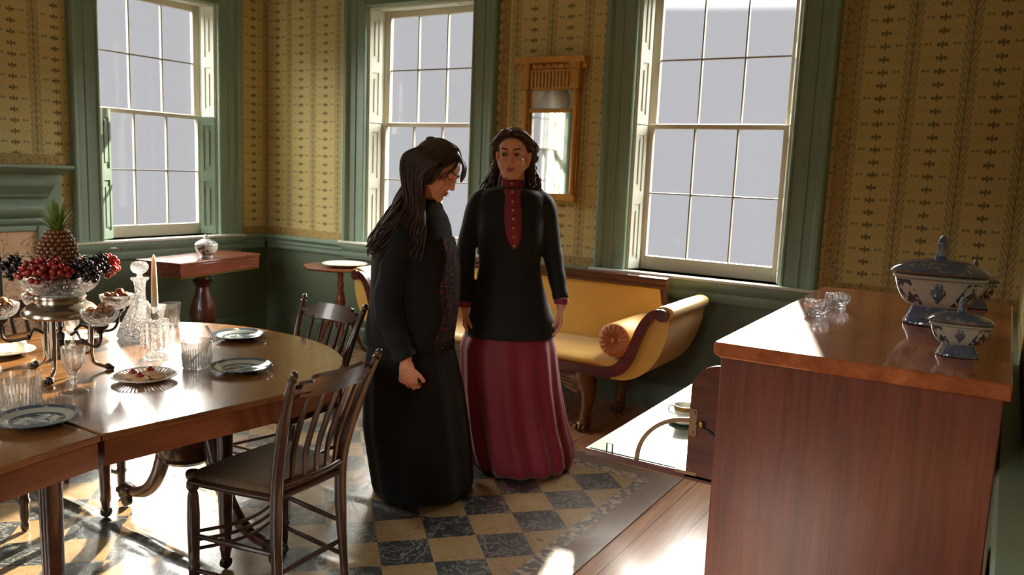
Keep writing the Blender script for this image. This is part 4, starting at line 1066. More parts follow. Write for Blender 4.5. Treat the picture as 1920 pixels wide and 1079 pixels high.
# decanter
def decanter():
    t = thing('decanter', 'clear glass decanter with a mushroom stopper beside the candle', 'decanter', (2.43, -2.81, T0))
    vessel([(0.01,0),(0.078,0),(0.085,0.006),(0.085,0.022),(0.074,0.055),(0.056,0.092),(0.042,0.122),(0.036,0.135),(0.030,0.142),(0.030,0.147),(0.022,0.150),(0.020,0.175),(0.020,0.205),(0.024,0.228),(0.034,0.236),(0.034,0.242)],
           [(0.014,0.242),(0.014,0.150),(0.034,0.118),(0.064,0.05),(0.076,0.014),(0.01,0.01)], 40).build('body', M['cutglass'], t, angle=50)
    fl = MB()
    for k in range(20):
        a = 2*PI*k/20; fl.tube([(0.0855*math.cos(a),0.0855*math.sin(a),0.008),(0.072*math.cos(a),0.072*math.sin(a),0.06)], [0.006,0.002], 6)
    fl.build('flutes', M['cutglass'], t)
    MB().lathe([(0.009,0.205),(0.012,0.244),(0.010,0.256),(0.026,0.266),(0.034,0.280),(0.034,0.292),(0.026,0.304),(0.008,0.308)], 16).build('stopper', M['cutglass'], t, angle=30)
decanter()
# candlestick with lustres, candle
def candlestick():
    x, y = 2.775, -2.985
    t = thing('candlestick', 'cut glass candlestick hung with prisms in the middle of the table', 'candlestick', (x, y, T0))
    MB().lathe([(0.005,0),(0.040,0),(0.042,0.006),(0.038,0.012),(0.026,0.020),(0.014,0.032),(0.018,0.050),(0.012,0.065),(0.015,0.09),(0.012,0.112),(0.020,0.125),(0.005,0.128)], 28, lobes=0).build('stem', M['cutglass'], t, angle=30)
    MB().lathe([(0.005,0.127),(0.030,0.129),(0.046,0.136),(0.048,0.141),(0.044,0.141),(0.024,0.134),(0.005,0.134)], 28).build('drip_pan', M['cutglass'], t)
    vessel([(0.016,0.134),(0.020,0.140),(0.030,0.155),(0.032,0.175),(0.038,0.194)], [(0.036,0.194),(0.029,0.176),(0.027,0.158),(0.012,0.144)], 28, lobes=10, amp=0.03).build('nozzle', M['cutglass'], t, angle=50)
    for k in range(12):
        a = 2*PI*k/12; px, py = 0.045*math.cos(a), 0.045*math.sin(a)
        m = MB(); m.ell((px,py,0.126), (0.0055,0.0055,0.0065), 8, 6); m.lathe([(0.001,0.036),(0.0048,0.048),(0.0042,0.105),(0.0012,0.118)], 6, (px,py,0)); m.build('prism', M['cutglass'], t, angle=20)
    c = MB().lathe([(0.003,0),(0.0125,0),(0.0125,0.02),(0.0105,0.13),(0.0075,0.21),(0.0035,0.226),(0.0012,0.230)], 18).build('candle', M['wax'], None, angle=60, loc=(x, y, T0+0.146))
    tag(c, 'unlit tapering ivory candle in the glass candlestick', 'candle')
candlestick()
# dessert plate at the left edge
plate('dessert_plate', 'plain white plate of moulded creams at the left edge of the table', 'plate', 2.345, -3.29, T0, 0.100, M['white'])
def cream(lab, x, y, r, h, top):
    t = thing('moulded_cream', lab, 'dessert', (x, y, T0+0.0062), 0, 'moulded creams')
    MB().lathe([(0.004,0),(r*1.05,0),(r,h*0.3),(r*0.92,h*0.9),(r*0.75,h),(0.004,h*1.02)], 24, lobes=10, amp=0.025).build('mould', M['cream'], t, angle=60)
    if top == 'violet':
        m = MB()
        for k in range(5):
            a = 2*PI*k/5; m.ell((0.009*math.cos(a), 0.009*math.sin(a), h+0.012), (0.008,0.008,0.006), 8, 6)
        m.tube([(0,0,h),(0,0,h+0.012)], 0.003, 6); m.build('flower', M['violet'], t)
    else:
        m = MB()
        for k in range(3): m.ell((0.006*math.cos(2.1*k), 0.006*math.sin(2.1*k), h+0.004), 0.005, 8, 6)
        m.build('berry', M['berry'], t)
cream('tall white moulded cream topped with a violet flower', 2.325, -3.325, 0.032, 0.046, 'violet')
cream('smaller white moulded cream topped with a red berry', 2.352, -3.238, 0.023, 0.036, 'berry')

# ------------------------------------------------------------------ fruit stand (epergne)
EX, EY = 2.735, -3.30
BOWLS = [((0.195, 0.015), 'front right'), ((-0.035, 0.220), 'back right'), ((-0.115, -0.130), 'left'), ((-0.215, 0.050), 'back left')]
def stand():
    t = thing('fruit_stand', 'tarnished silver fruit stand with branching arms on the dining table', 'fruit stand', (EX, EY, T0))
    MB().lathe([(0.02,0.262),(0.076,0.262),(0.078,0.256),(0.074,0.250),(0.076,0.240),(0.098,0.228),(0.112,0.212),(0.114,0.200),(0.108,0.194),(0.02,0.194)], 40).build('dish_mount', M['silver'], t, angle=35)
    MB().lathe([(0.005,0.068),(0.088,0.068),(0.09,0.064),(0.088,0.058),(0.005,0.058)], 3, rot=math.radians(185)).build('shelf', M['silver'], t, smooth=False)
    for a in (185, -45, 62):
        a = math.radians(a); d = Vector((math.cos(a), math.sin(a), 0)); Z = Vector((0,0,1))
        pts = [d*0.088+Z*0.196, d*0.086+Z*0.13, d*0.084+Z*0.065] + spline([d*0.084+Z*0.062, d*0.092+Z*0.03, d*0.118+Z*0.014, d*0.132+Z*0.012], 5)
        rad = [0.0105, 0.0095, 0.0085] + [0.0075-0.0025*i/15 for i in range(16)]
        c = MB().tube(pts, rad, 12).build('leg', M['silver'], t)
        f = MB(); f.ell(d*0.136+Z*0.011, (0.016,0.014,0.011), 12, 8)
        for q in (-1, 0, 1): f.ell(d*0.147+Vector((-d.y,d.x,0))*0.009*q+Z*0.007, 0.007, 8, 6)
        f.build('paw', M['bronze'], c)
    for (off, nm) in BOWLS:
        o = Vector((off[0], off[1], 0)); d = o.normalized(); Z = Vector((0,0,1)); L = o.length
        pts = spline([d*0.05+Z*0.135, d*0.08+Z*0.148, d*(L*0.55)+Z*0.122, d*(L*0.88)+Z*0.112, d*(L*1.0)+Z*0.135, d*L+Z*0.172], 5)
        arm = MB().tube(pts, [0.005]*len(pts), 8).ell(d*(L*0.55)+Z*0.122, (0.009,0.009,0.009), 10, 8)
        am = arm.build('arm', M['bronze'], t)
        rg = MB().lathe([(0.010,0.160),(0.012,0.168),(0.022,0.176),(0.026,0.182),(0.026,0.185),(0.020,0.185),(0.010,0.178)], 24, (o.x, o.y, 0)).ell((o.x, o.y, 0.165), (0.011,0.011,0.009), 12, 8)
        rg.build('ring', M['bronze'], am)
stand()
# bronze figure on the lower shelf
fg = MB().lathe([(0.004,0),(0.019,0),(0.019,0.006),(0.012,0.009),(0.015,0.02),(0.011,0.04),(0.014,0.056),(0.013,0.064),(0.006,0.069),(0.003,0.071)], 16).ell((0,0,0.080), (0.0085,0.0085,0.0105), 12, 8).tube([(0.012,0,0.062),(0.018,-0.006,0.048),(0.008,-0.012,0.04)], 0.0045, 8).tube([(-0.012,0,0.062),(-0.018,-0.006,0.048),(-0.008,-0.012,0.042)], 0.0045, 8)
tag(fg.build('figurine', M['bronze'], None, loc=(EX-0.012, EY+0.004, T0+0.0682)), 'tiny dark bronze figure standing on the fruit stand shelf', 'figurine')
def bowl_profile(R, h, foot):
    n = 9
    po = [(0.004,0),(foot,0),(foot,0.004)] + [(foot+(R-foot)*math.sin(PI/2*k/n), 0.004+(h-0.004)*(1-math.cos(PI/2*k/n))) for k in range(1, n+1)]
    pi_ = [(R-0.004, h)] + [(foot+(R-foot)*math.sin(PI/2*k/n)-0.0055, 0.010+(h-0.010)*(1-math.cos(PI/2*k/n))) for k in range(n-1, 0, -1)] + [(0.004, 0.009)]
    return po, pi_
po, pi_ = bowl_profile(0.119, 0.062, 0.055)
o = vessel(po, pi_, 60, lobes=30, amp=0.012).build('fruit_bowl', M['cutglass'], None, angle=50, loc=(EX, EY, T0+0.2625))
tag(o, 'large cut glass bowl of grapes and pineapple on top of the fruit stand', 'bowl')
labs = {'front right': 'small cut glass bowl of walnuts on the front right arm of the fruit stand', 'back right': 'small cut glass bowl of walnuts on the raised arm behind, next to the decanter', 'left': 'small cut glass bowl of walnuts cut by the left edge of the photo', 'back left': 'small cut glass bowl of walnuts half hidden behind the silver dish mount'}
for (off, nm) in BOWLS:
    po, pi_ = bowl_profile(0.056, 0.050, 0.019)
    o = vessel(po, pi_, 40, lobes=20, amp=0.015).build('nut_bowl', M['cutglass'], None, angle=50, loc=(EX+off[0], EY+off[1], T0+0.1852))
    tag(o, labs[nm], 'bowl', 'small glass bowls on the fruit stand')
    for k in range(8):
        a = 2*PI*k/6+0.3; r = 0.030 if k < 6 else 0.010
        z = T0+0.1852+(0.043 if k < 6 else 0.056)
        nx, ny = EX+off[0]+r*math.cos(a), EY+off[1]+r*math.sin(a)
        w = MB().ell((0,0,0), (0.0165,0.0145,0.0145), 16, 12)
        w.tube([(0.0169*math.cos(2*PI*j/16), 0, 0.0149*math.sin(2*PI*j/16)) for j in range(17)], 0.0012, 5)
        wo = w.build('walnut', M['walnut'], None, loc=(nx, ny, z)); wo.rotation_euler = (rnd.random()*3, rnd.random()*3, rnd.random()*3)
        tag(wo, 'brown walnut heaped in the %s glass bowl of the fruit stand' % nm, 'walnut', 'walnuts in the %s bowl' % nm)
# pineapple
def pineapple():
    t = thing('pineapple', 'whole pineapple with green crown standing above the grapes', 'pineapple', (EX, EY, T0+0.285))
    b = MB(); rings = 12
    def R(z): u = z/0.185; return 0.060*math.sin(PI*min(max(0.12+0.80*u, 0.03), 0.97))**0.55
    b.lathe([(0.01,0)]+[(R(0.185*k/16)*0.93, 0.185*k/16) for k in range(17)]+[(0.01,0.187)], 28)
    for i in range(15):
        z = 0.006+0.176*i/14; n = 16
        for j in range(n):
            a = 2*PI*(j+0.5*(i%2))/n; r = R(z)*0.93
            b.ell((r*math.cos(a), r*math.sin(a), z), (0.0095,0.0095,0.0078), 7, 5)
    b.build('rind', M['pine'], t, angle=80)
    cr = MB(); r2 = random.Random(3)
    for k in range(34):
        lev = k/34; a = k*2.399; out = 0.062*(1-lev)+0.010; h = 0.055+0.055*lev
        d = Vector((math.cos(a), math.sin(a), 0)); s_ = Vector((-d.y, d.x, 0)); Z = Vector((0,0,1))
        z0 = 0.178+0.012*lev
        rows = []
        for q in range(6):
            u = q/5; c = d*(0.010+out*u**1.5)+Z*(z0+h*u-0.016*u*u*(1-lev)); w = 0.0085*(1-u)**0.75+0.0006
            rows.append([c-s_*w, c-d*0.0015*(1-u), c+s_*w, c+d*0.002*(1-u)])
        cr.loft(rows)
    cr.build('crown', M['leaf'], t, angle=70)
pineapple()
GRAPES = []
def bowl_r(h):        # outside radius of the fruit bowl at height h above its foot
    u = max(0.0, min(1.0, (h-0.004)/0.058)); return 0.055+0.064*math.sin(math.acos(1-u))
def grape_ok(q, r):   # q relative to the stand centre
    if any((q-p).length < (r+s_)*0.98 for p, s_ in GRAPES): return False
    rho = math.hypot(q.x, q.y); zb = q.z-0.2625
    if rho < 0.066+r and q.z > 0.285: return False
    if zb-r*1.05 > 0.0645: return True
    if rho-r > 0.1225: return True
    return zb > r+0.012 and rho+r < bowl_r(zb-r*0.5)-0.009
def bunch(lab, c, rx, ry, rz_, n, mat, r, seed, drop=0.0):
    rr = random.Random(seed); pts = []; tries = 0
    c = Vector(c)
    while len(pts) < n and tries < 9000:
        tries += 1
        p = Vector((rr.uniform(-1,1), rr.uniform(-1,1), rr.uniform(-1,1)))
        if p.length > 1: continue
        q = LT*p.x*rx + AW*p.y*ry + Vector((0,0,p.z*rz_))
        if all((q-s_).length > r*1.6 for s_ in pts) and grape_ok(c-B+q, r*1.08): pts.append(q)
    GRAPES.extend((c-B+q, r*1.08) for q in pts)
    mb = MB()
    for p in pts: mb.ell(p, r*rr.uniform(0.94, 1.06), 12, 8)
    t = thing('grape_bunch', lab, 'grapes', c, 0, 'grape bunches in the fruit bowl')
    mb.build('grapes', mat, t)
    MB().tube([(0,0,rz_*0.9),(0,0,rz_*1.1),tuple(LT*0.012+Vector((0,0,rz_*1.35)))], 0.0018, 6).build('stem', M['darkleaf'], t)
B = Vector((EX, EY, T0))
bunch('black grape bunch hanging at the left of the fruit bowl', B+LT*-0.122+AW*0.0+Vector((0,0,0.352)), 0.036, 0.04, 0.036, 34, M['grapeblack'], 0.0098, 1)
bunch('red grape bunch at the front of the fruit bowl', B+LT*-0.035-AW*0.100+Vector((0,0,0.350)), 0.080, 0.040, 0.045, 70, M['grapered'], 0.0098, 2)
bunch('black grape bunch right of the red ones, spilling over the rim of the fruit bowl', B+LT*0.068-AW*0.092+Vector((0,0,0.346)), 0.052, 0.038, 0.040, 44, M['grapeblack'], 0.0095, 3)
bunch('black grape bunch at the right of the fruit bowl under the dark leaf', B+LT*0.112-AW*0.02+Vector((0,0,0.354)), 0.036, 0.036, 0.038, 34, M['grapeblack'], 0.0095, 4)
bunch('pink grape bunch at the far right of the fruit bowl', B+LT*0.142+AW*0.03+Vector((0,0,0.350)), 0.032, 0.04, 0.038, 28, M['grapepink'], 0.0105, 5)
bunch('red grape bunch behind the pineapple', B+LT*0.03+AW*0.085+Vector((0,0,0.345)), 0.07, 0.03, 0.035, 40, M['grapered'], 0.0098, 6)
def fruit_leaf(lab, c, d, L, w, mat):
    d = Vector(d).normalized(); s_ = d.cross(Vector((0,0,1))).normalized(); n = s_.cross(d); rows = []
    for k in range(9):
        u = k/8; ww = w*math.sin(PI*min(u*0.94+0.04, 1))**0.8; p = d*L*u+n*(0.012*math.sin(PI*u)); rows.append([p-s_*ww+n*0.003, p-n*0.0008, p+s_*ww+n*0.003, p+n*0.0012])
    o = MB().loft(rows).build('vine_leaf', mat, None, angle=80, loc=c); tag(o, lab, 'leaf', 'leaves among the grapes')
fruit_leaf('long dark leaf sticking out to the right above the pink grapes', B+LT*0.115+Vector((0,0,0.388)), LT*1.0+Vector((0,0,0.28)), 0.075, 0.012, M['darkleaf'])
fruit_leaf('bright green leaf left of the pineapple', B+LT*-0.066-AW*0.045+Vector((0,0,0.372)), LT*-0.75-AW*0.3+Vector((0,0,0.45)), 0.045, 0.016, M['leaf'])
fruit_leaf('bright green leaf right of the pineapple', B+LT*0.050-AW*0.05+Vector((0,0,0.374)), LT*0.8-AW*0.3+Vector((0,0,0.4)), 0.042, 0.015, M['leaf'])

# ------------------------------------------------------------------ things on the cabinet
CT = 1.0505
def oct_ring(hx, hy, z, c=0.42, sub=1):
    cx, cy = hx*(1-c), hy*(1-c*hx/hy*0.75)
    return [(hx,-cy,z),(hx,cy,z),(cx,hy,z),(-cx,hy,z),(-hx,cy,z),(-hx,-cy,z),(-cx,-hy,z),(cx,-hy,z)]
def oct_loft(mb, prof, asp):
    rings = []
    for (h, z) in prof:
        base = [Vector(p) for p in oct_ring(h, h*asp, z)]
        ring = []
        for i in range(8):                                     # rounded corners and slightly bowed sides
            a, b = base[i], base[(i+1)%8]
            ring += [a+(b-a)*0.12, a+(b-a)*0.5+Vector((a.x+b.x, a.y+b.y, 0)).normalized()*h*0.012, a+(b-a)*0.88]
        rings.append(ring)
    return mb.loft(rings)
def tureen(lab, x, y, s, rz, vz=1.0):
    t = thing('tureen', lab, 'tureen', (x, y, CT), rz, 'blue and white lidded tureens on the cabinet')
    asp = 0.72; w = s*0.86; h = s*vz
    P = lambda *q: [(r*w, z*h) for r, z in q]
    m = Mat('painted_porcelain', srgb(186,188,172), 0.12, coat=0.5); X_, Y_, Z_ = m.xyz(); ax = X_.abs()/w; zz = Z_/h
    nz = m.noise(38/s, 5, None, 0.6, 0.8); half = zz*0.72+0.012
    spray = (ax-half*0.92).gt(-0.012)*(ax-half*1.6).lt(0.0)*nz.gt(0.47)*zz.gt(0.062)*zz.lt(0.134)
    line = (zz-0.139).abs().lt(0.0025)
    m.color(m.mix(spray.max(line*0.6), m.mix(m.noise(5,3), srgb(176,178,160), srgb(196,198,184)), m.mix(m.noise(60,3), srgb(44,52,72), srgb(88,96,108))))
    foot = oct_loft(MB(), P((0.093,0),(0.098,0.003),(0.096,0.012),(0.083,0.032),(0.077,0.048),(0.074,0.054)), asp); foot.build('foot', M['porcblue'], t, angle=45)
    body = oct_loft(MB(), P((0.074,0.0535),(0.090,0.058),(0.108,0.074),(0.122,0.096),(0.131,0.118),(0.136,0.136),(0.143,0.141),(0.144,0.146),(0.136,0.149),(0.124,0.125),(0.09,0.078),(0.04,0.066)), asp)
    bd = body.build('body', m.m, t, angle=45)
    sp = MB()
    for (u, z, a, b) in ((0,0.098,0.017,0.019),(0.007,0.118,0.0065,0.012),(-0.007,0.119,0.0065,0.012),(0,0.077,0.007,0.007),(0.016,0.103,0.008,0.010),(-0.016,0.102,0.008,0.010)):
        hz = lerp_table([(0.058,0.090),(0.074,0.108),(0.096,0.122),(0.118,0.131),(0.136,0.136)], z)[0]
        sp.ell((u*w, -(hz*asp*w+0.001), z*h), (a*w, 0.0045*w, b*h), 10, 8)
    sp.build('moulded_sprig', M['porcblue'], bd)
    ld = oct_loft(MB(), P((0.132,0.149),(0.146,0.152),(0.150,0.156),(0.147,0.162),(0.136,0.170),(0.112,0.180),(0.082,0.189),(0.045,0.195),(0.014,0.197)), asp).build('lid', M['porcblue'], t, angle=45)
    oct_loft(MB(), P((0.148,0.1535),(0.1515,0.156),(0.1495,0.159),(0.146,0.157)), asp).build('gilt_rim', M['oldbrass'], ld, angle=45)
    fin = MB().lathe([(r*w, z*h) for r, z in [(0.019,0.194),(0.022,0.199),(0.017,0.212),(0.0135,0.228),(0.0165,0.232),(0.0175,0.238),(0.016,0.247),(0.011,0.257),(0.003,0.265)]], 14)
    fin.build('finial', M['porcblue'], ld, angle=50)
    return t
tureen('largest blue and white lidded tureen in the middle of the cabinet top', 5.186, -2.075, 1.0, math.radians(4))
tureen('small blue and white lidded tureen in front of the largest one', 5.270, -2.545, 0.545, math.radians(4))
tureen('small blue and white tureen half hidden behind the largest one, by the wall', 5.262, -1.58, 0.62, math.radians(4))
def salt(lab, x, y, rz):
    po, pi_ = [(0.004,0),(0.026,0),(0.028,0.004),(0.024,0.010),(0.034,0.018),(0.039,0.030),(0.038,0.042),(0.036,0.047)], [(0.032,0.047),(0.032,0.034),(0.024,0.022),(0.004,0.018)]
    o = vessel(po, pi_, 36, lobes=9, amp=0.05).build('salt_cellar', M['cutglass'], None, angle=35, loc=(x, y, CT)); o.rotation_euler = (0,0,rz)
    tag(o, lab, 'salt cellar', 'cut glass salts on the cabinet')
salt('cut glass salt cellar nearer the camera on the cabinet top', 4.872, -2.185, 0)
salt('cut glass salt cellar farther from the camera, touching its twin on the cabinet', 4.893, -1.965, 0.3)
# cup on the writing leaf
def teacup():
    t = thing('teacup', 'gold rimmed cup standing on the open writing leaf', 'cup', (4.515, -2.285, 0.6640))
    MB().lathe([(0.01,0),(0.028,0),(0.046,0.006),(0.050,0.010),(0.047,0.011),(0.026,0.005),(0.01,0.005)], 28).build('saucer', M['white'], t)
    vessel([(0.006,0.005),(0.018,0.005),(0.020,0.012),(0.030,0.026),(0.034,0.044),(0.036,0.060)], [(0.034,0.060),(0.032,0.044),(0.027,0.027),(0.006,0.014)], 28).build('cup_body', M['white'], t, angle=60)
    MB().lathe([(0.0345,0.046),(0.0362,0.058),(0.0368,0.0585),(0.0352,0.045)], 28, cap=False).build('gold_band', M['gilt'], t)
    MB().tube(spline([(-0.035,0,0.05),(-0.052,0,0.048),(-0.052,0,0.028),(-0.029,0,0.022)], 5), 0.003, 8).build('handle', M['white'], t)
teacup()
# sugar bowl on the card table, plate on the tea table
def sugar_bowl():
    t = thing('sugar_bowl', 'small blue and white lidded bowl on the red card table', 'bowl', (0.545, -1.03, 0.7605), 0.4)
    MB().lathe([(0.006,0),(0.046,0),(0.048,0.004),(0.036,0.014),(0.050,0.024),(0.070,0.048),(0.077,0.070),(0.076,0.086),(0.07,0.088),(0.06,0.06),(0.006,0.024)], 32).build('bowl_body', M['porcwhite'], t, angle=50)
    l = MB().lathe([(0.07,0.087),(0.079,0.090),(0.078,0.096),(0.062,0.112),(0.036,0.126),(0.010,0.132)], 32, cap=True).build('lid', M['porcwhite'], t, angle=50)
    k = MB().lathe([(0.010,0.130),(0.012,0.136),(0.009,0.142),(0.013,0.150),(0.009,0.160),(0.002,0.164)], 14).ell((0.018,0,0.14), (0.01,0.006,0.006)).ell((-0.018,0,0.14), (0.01,0.006,0.006)); k.build('finial', M['porcwhite'], l)
sugar_bowl()
plate('dish', 'white plate on the small tripod tea table', 'plate', 1.215, -0.345, 0.7085, 0.165, M['white'], depth=0.02)
# ------------------------------------------------------------------ people
def remeshed(mb, name, mat, parent, voxel, smooth=2, sculpt=None, keep_local=True):
    me = mb.mesh(name+'_raw'); tmp = bpy.data.objects.new(name+'_raw', me); COL.objects.link(tmp)
    md = tmp.modifiers.new('r', 'REMESH'); md.mode = 'VOXEL'; md.voxel_size = voxel; md.adaptivity = 0
    dg = bpy.context.evaluated_depsgraph_get(); dg.update()
    nm = bpy.data.meshes.new_from_object(tmp.evaluated_get(dg)); nm.name = name
    bpy.data.objects.remove(tmp); bpy.data.meshes.remove(me)
    bm = bmesh.new(); bm.from_mesh(nm)
    # keep the largest connected shell
    seen = set(); best = []
    for v in bm.verts:
        if v.index in seen: continue
        st = [v]; comp = []; seen.add(v.index)
        while st:
            a = st.pop(); comp.append(a)
            for e in a.link_edges:
                b = e.other_vert(a)
                if b.index not in seen: seen.add(b.index); st.append(b)
        if len(comp) > len(best): best = comp
    if len(best) < len(bm.verts):
        keep = set(v.index for v in best); bmesh.ops.delete(bm, geom=[v for v in bm.verts if v.index not in keep], context='VERTS')
    for k in range(smooth): bmesh.ops.smooth_vert(bm, verts=bm.verts[:], factor=0.5, use_axis_x=True, use_axis_y=True, use_axis_z=True)
    if sculpt:
        for v in bm.verts: v.co = sculpt(v.co)
        bmesh.ops.smooth_vert(bm, verts=bm.verts[:], factor=0.3, use_axis_x=True, use_axis_y=True, use_axis_z=True)
    bm.to_mesh(nm); bm.free(); nm.materials.clear(); nm.materials.append(mat); nm.shade_smooth()
    o = bpy.data.objects.new(name, nm); COL.objects.link(o)
    if parent: o.parent = parent
    return o
def add_head(mb, H):
    """head facing local -y, origin between the ears; H places it"""
    st = len(mb.v)
    mb.ell((0, 0.018, 0.035), (0.073, 0.092, 0.083), 24, 16)                 # cranium
    mb.ell((0, -0.030, 0.040), (0.064, 0.056, 0.058), 20, 14)                # forehead
    mb.ell((0, -0.026, -0.030), (0.061, 0.060, 0.066), 20, 14)               # mid face
    mb.ell((0, -0.046, -0.072), (0.042, 0.038, 0.036), 18, 12)               # jaw
    mb.ell((0, -0.073, -0.094), (0.020, 0.015, 0.015), 12, 8)                # chin
    for s_ in (-1, 1):
        mb.cap((s_*0.058, 0.0, -0.035), (s_*0.026, -0.062, -0.088), 0.020, 0.016, 10)   # jaw line
        mb.ell((s_*0.037, -0.062, -0.018), (0.022, 0.018, 0.018), 12, 8)     # cheekbone
        mb.ell((s_*0.030, -0.078, 0.028), (0.022, 0.012, 0.008), 12, 8)      # brow
        mb.ell((s_*0.031, -0.076, 0.009), (0.0145, 0.011, 0.0095), 12, 8)    # lid over the eyeball
        mb.ell((s_*0.0085, -0.093, -0.030), (0.0085, 0.010, 0.0065), 10, 8)  # nostril wing
        mb.ell((s_*0.075, 0.006, -0.004), (0.009, 0.017, 0.029), 12, 10, rot=Matrix.Rotation(s_*0.25, 3, 'Z'))   # ear
        mb.ell((s_*0.079, 0.010, 0.008), (0.008, 0.013, 0.018), 10, 8, rot=Matrix.Rotation(s_*0.4, 3, 'Z'))
    mb.cap((0, -0.084, 0.020), (0, -0.104, -0.024), 0.0085, 0.0105, 12)      # nose
    mb.ell((0, -0.085, -0.052), (0.023, 0.010, 0.0065), 12, 8); mb.ell((0, -0.083, -0.064), (0.019, 0.010, 0.0075), 12, 8)   # lips
    mb.cap((0, 0.022, -0.04), (0, 0.036, -0.165), 0.050, 0.056, 16)          # neck
    mb.xf(H, st)
def face_sculpt(H):
    Hi = H.inverted()
    def f(co):
        p = Hi @ co
        if p.length > 0.16 or p.y > -0.03: return co
        q = p.copy()
        for s_ in (-1, 1):
            d2 = ((p.x-s_*0.016)/0.008)**2+((p.z-0.012)/0.010)**2; q.y += 0.007*math.exp(-d2)          # inner eye corner
            d2 = ((p.x-s_*0.031)/0.018)**2+((p.z-0.0215)/0.0045)**2; q.y += 0.0045*math.exp(-d2)       # fold over the lid
            d2 = ((p.x-s_*0.031)/0.017)**2+((p.z+0.004)/0.005)**2; q.y += 0.0030*math.exp(-d2)         # under the eye
            d2 = ((p.x-s_*0.027)/0.006)**2+((p.z+0.046)/0.018)**2; q.y += 0.0022*math.exp(-d2)         # nasolabial
        d2 = (p.x/0.022)**2+((p.z+0.0580)/0.0024)**2; q.y += 0.0040*math.exp(-d2)                      # mouth line
        d2 = (p.x/0.018)**2+((p.z+0.077)/0.006)**2; q.y += 0.0040*math.exp(-d2)                        # below the lower lip
        d2 = (p.x/0.004)**2+((p.z+0.043)/0.006)**2; q.y += 0.0015*math.exp(-d2)
        return H @ q
    return f
def face_details(root, H, closed=False):
    for s_ in (-1, 1):
        if not closed:
            e = MB().ell((0,0,0), 0.0118, 16, 12); e.xf(H @ Matrix.Translation((s_*0.031, -0.0775, 0.0095)))
            eo = e.build('eye', M['eyewhite'], root)
            ir = MB().ell((-0.0025, -0.0095, -0.001), (0.0068, 0.0032, 0.0068), 14, 8); ir.xf(H @ Matrix.Translation((s_*0.031, -0.0775, 0.0095))); ir.build('iris', M['iris'], eo)
            l = MB().tube([H @ Vector((s_*0.031+0.0155*u, -0.0905+0.010*u*u+0.002, 0.0095+0.0060*(1-u*u))) for u in (-1,-0.6,-0.2,0.2,0.6,1)], 0.0014, 6); l.build('eyelash', M['brow'], root)
        else:
            l = MB().tube([H @ Vector((s_*0.031+0.0155*u, -0.0875+0.008*u*u, 0.0035-0.0045*(1-u*u)+0.003)) for u in (-1,-0.6,-0.2,0.2,0.6,1)], 0.0016, 6); l.build('eyelash', M['brow'], root)
        b = MB().tube([H @ Vector((s_*(0.012+0.036*u), -0.0905+0.016*u*u, 0.0305+0.007*math.sin(PI*u*0.75))) for u in (0,0.25,0.5,0.75,1)], [0.0026,0.003,0.0028,0.0022,0.001], 8); b.build('eyebrow', M['brow'], root)
    m = MB()
    m.tube([H @ Vector((0.022*u, -0.0945+0.013*u*u, -0.0535+0.0008*(1-abs(u)))) for u in (-1,-0.6,-0.25,0,0.25,0.6,1)], [0.001,0.003,0.0042,0.0036,0.0042,0.003,0.001], 8)
    m.tube([H @ Vector((0.020*u, -0.0925+0.012*u*u, -0.0625-0.001*(1-u*u))) for u in (-1,-0.5,0,0.5,1)], [0.001,0.0038,0.0048,0.0038,0.001], 8)
    m.build('lips', M['lip'], root)
def add_hand(mb, W, D, N, T, curl=0.35, s=1.0, spread=1.0):
    """W wrist, D along the fingers, N the way the palm faces, T towards the thumb"""
    W, D, N, T = Vector(W), Vector(D).normalized(), Vector(N).normalized(), Vector(T).normalized()
    offs = [0.031, 0.0105, -0.0100, -0.0285]; met = [0.083, 0.087, 0.081, 0.072]
    segs = [(0.040,0.024,0.020), (0.044,0.028,0.021), (0.040,0.026,0.020), (0.031,0.020,0.018)]
    rads = [0.0092, 0.0095, 0.0088, 0.0076]
    mb.cap(W-D*0.03, W+D*0.01, 0.026*s, 0.025*s, 12)
    for k in range(4):
        a = W + D*0.012*s + T*offs[k]*0.55*s; b = W + D*met[k]*s + T*offs[k]*s*spread
        mb.cap(a, b, 0.0150*s, 0.0118*s, 10)
        p = b; ang = 0.12; c = curl*(1+0.10*k)
        for i, L in enumerate(segs[k]):
            ang += c*(0.9 if i == 0 else 1.15)
            d = D*math.cos(ang) + N*math.sin(ang) + T*offs[k]*0.8
            d.normalize(); q = p + d*L*s; r0 = rads[k]*(1-0.10*i)*s; mb.cap(p, q, r0, r0*0.90, 10); p = q
    mb.cap(W+D*0.015*s, W+D*0.05*s+T*0.026*s+N*0.010*s, 0.017*s, 0.015*s, 10)        # ball of the thumb
    p = W+D*0.045*s+T*0.030*s+N*0.012*s
    for (L, r, ad, an) in ((0.034,0.0112,0.55,0.35),(0.028,0.0098,0.25,0.55)):
        d = (D*0.85+T*ad+N*an).normalized(); q = p+d*L*s; mb.cap(p, q, r*s, r*0.9*s, 10); p = q
def sering(xc, yc, z, hx, hy, n=2.2, seg=64, fold=None):
    o = []
    for j in range(seg):
        a = 2*PI*j/seg; ca, sa = math.cos(a), math.sin(a)
        r = 1/((abs(ca)/1.0)**n + abs(sa)**n)**(1/n)
        f = 1+(fold(a, z) if fold else 0)
        o.append((xc+hx*r*ca*f, yc+hy*r*sa*f, z))
    return o
def strand(mb, pts, r, n=5, wave=0.0, ph=0.0, fr=3.0, taper=True):
    p = spline(pts, n); N = len(p)-1; out = []
    for i, q in enumerate(p):
        u = i/N; w = wave*min(1, u*2)
        out.append(q+Vector((w*math.sin(ph+fr*2*PI*u), w*math.cos(ph*1.3+fr*2*PI*u), 0)))
    mb.tube(out, [max(r*(1-0.75*(i/N)**2) if taper else r, 0.0008) for i in range(N+1)], 6)
CAMROT = math.radians(31.277)

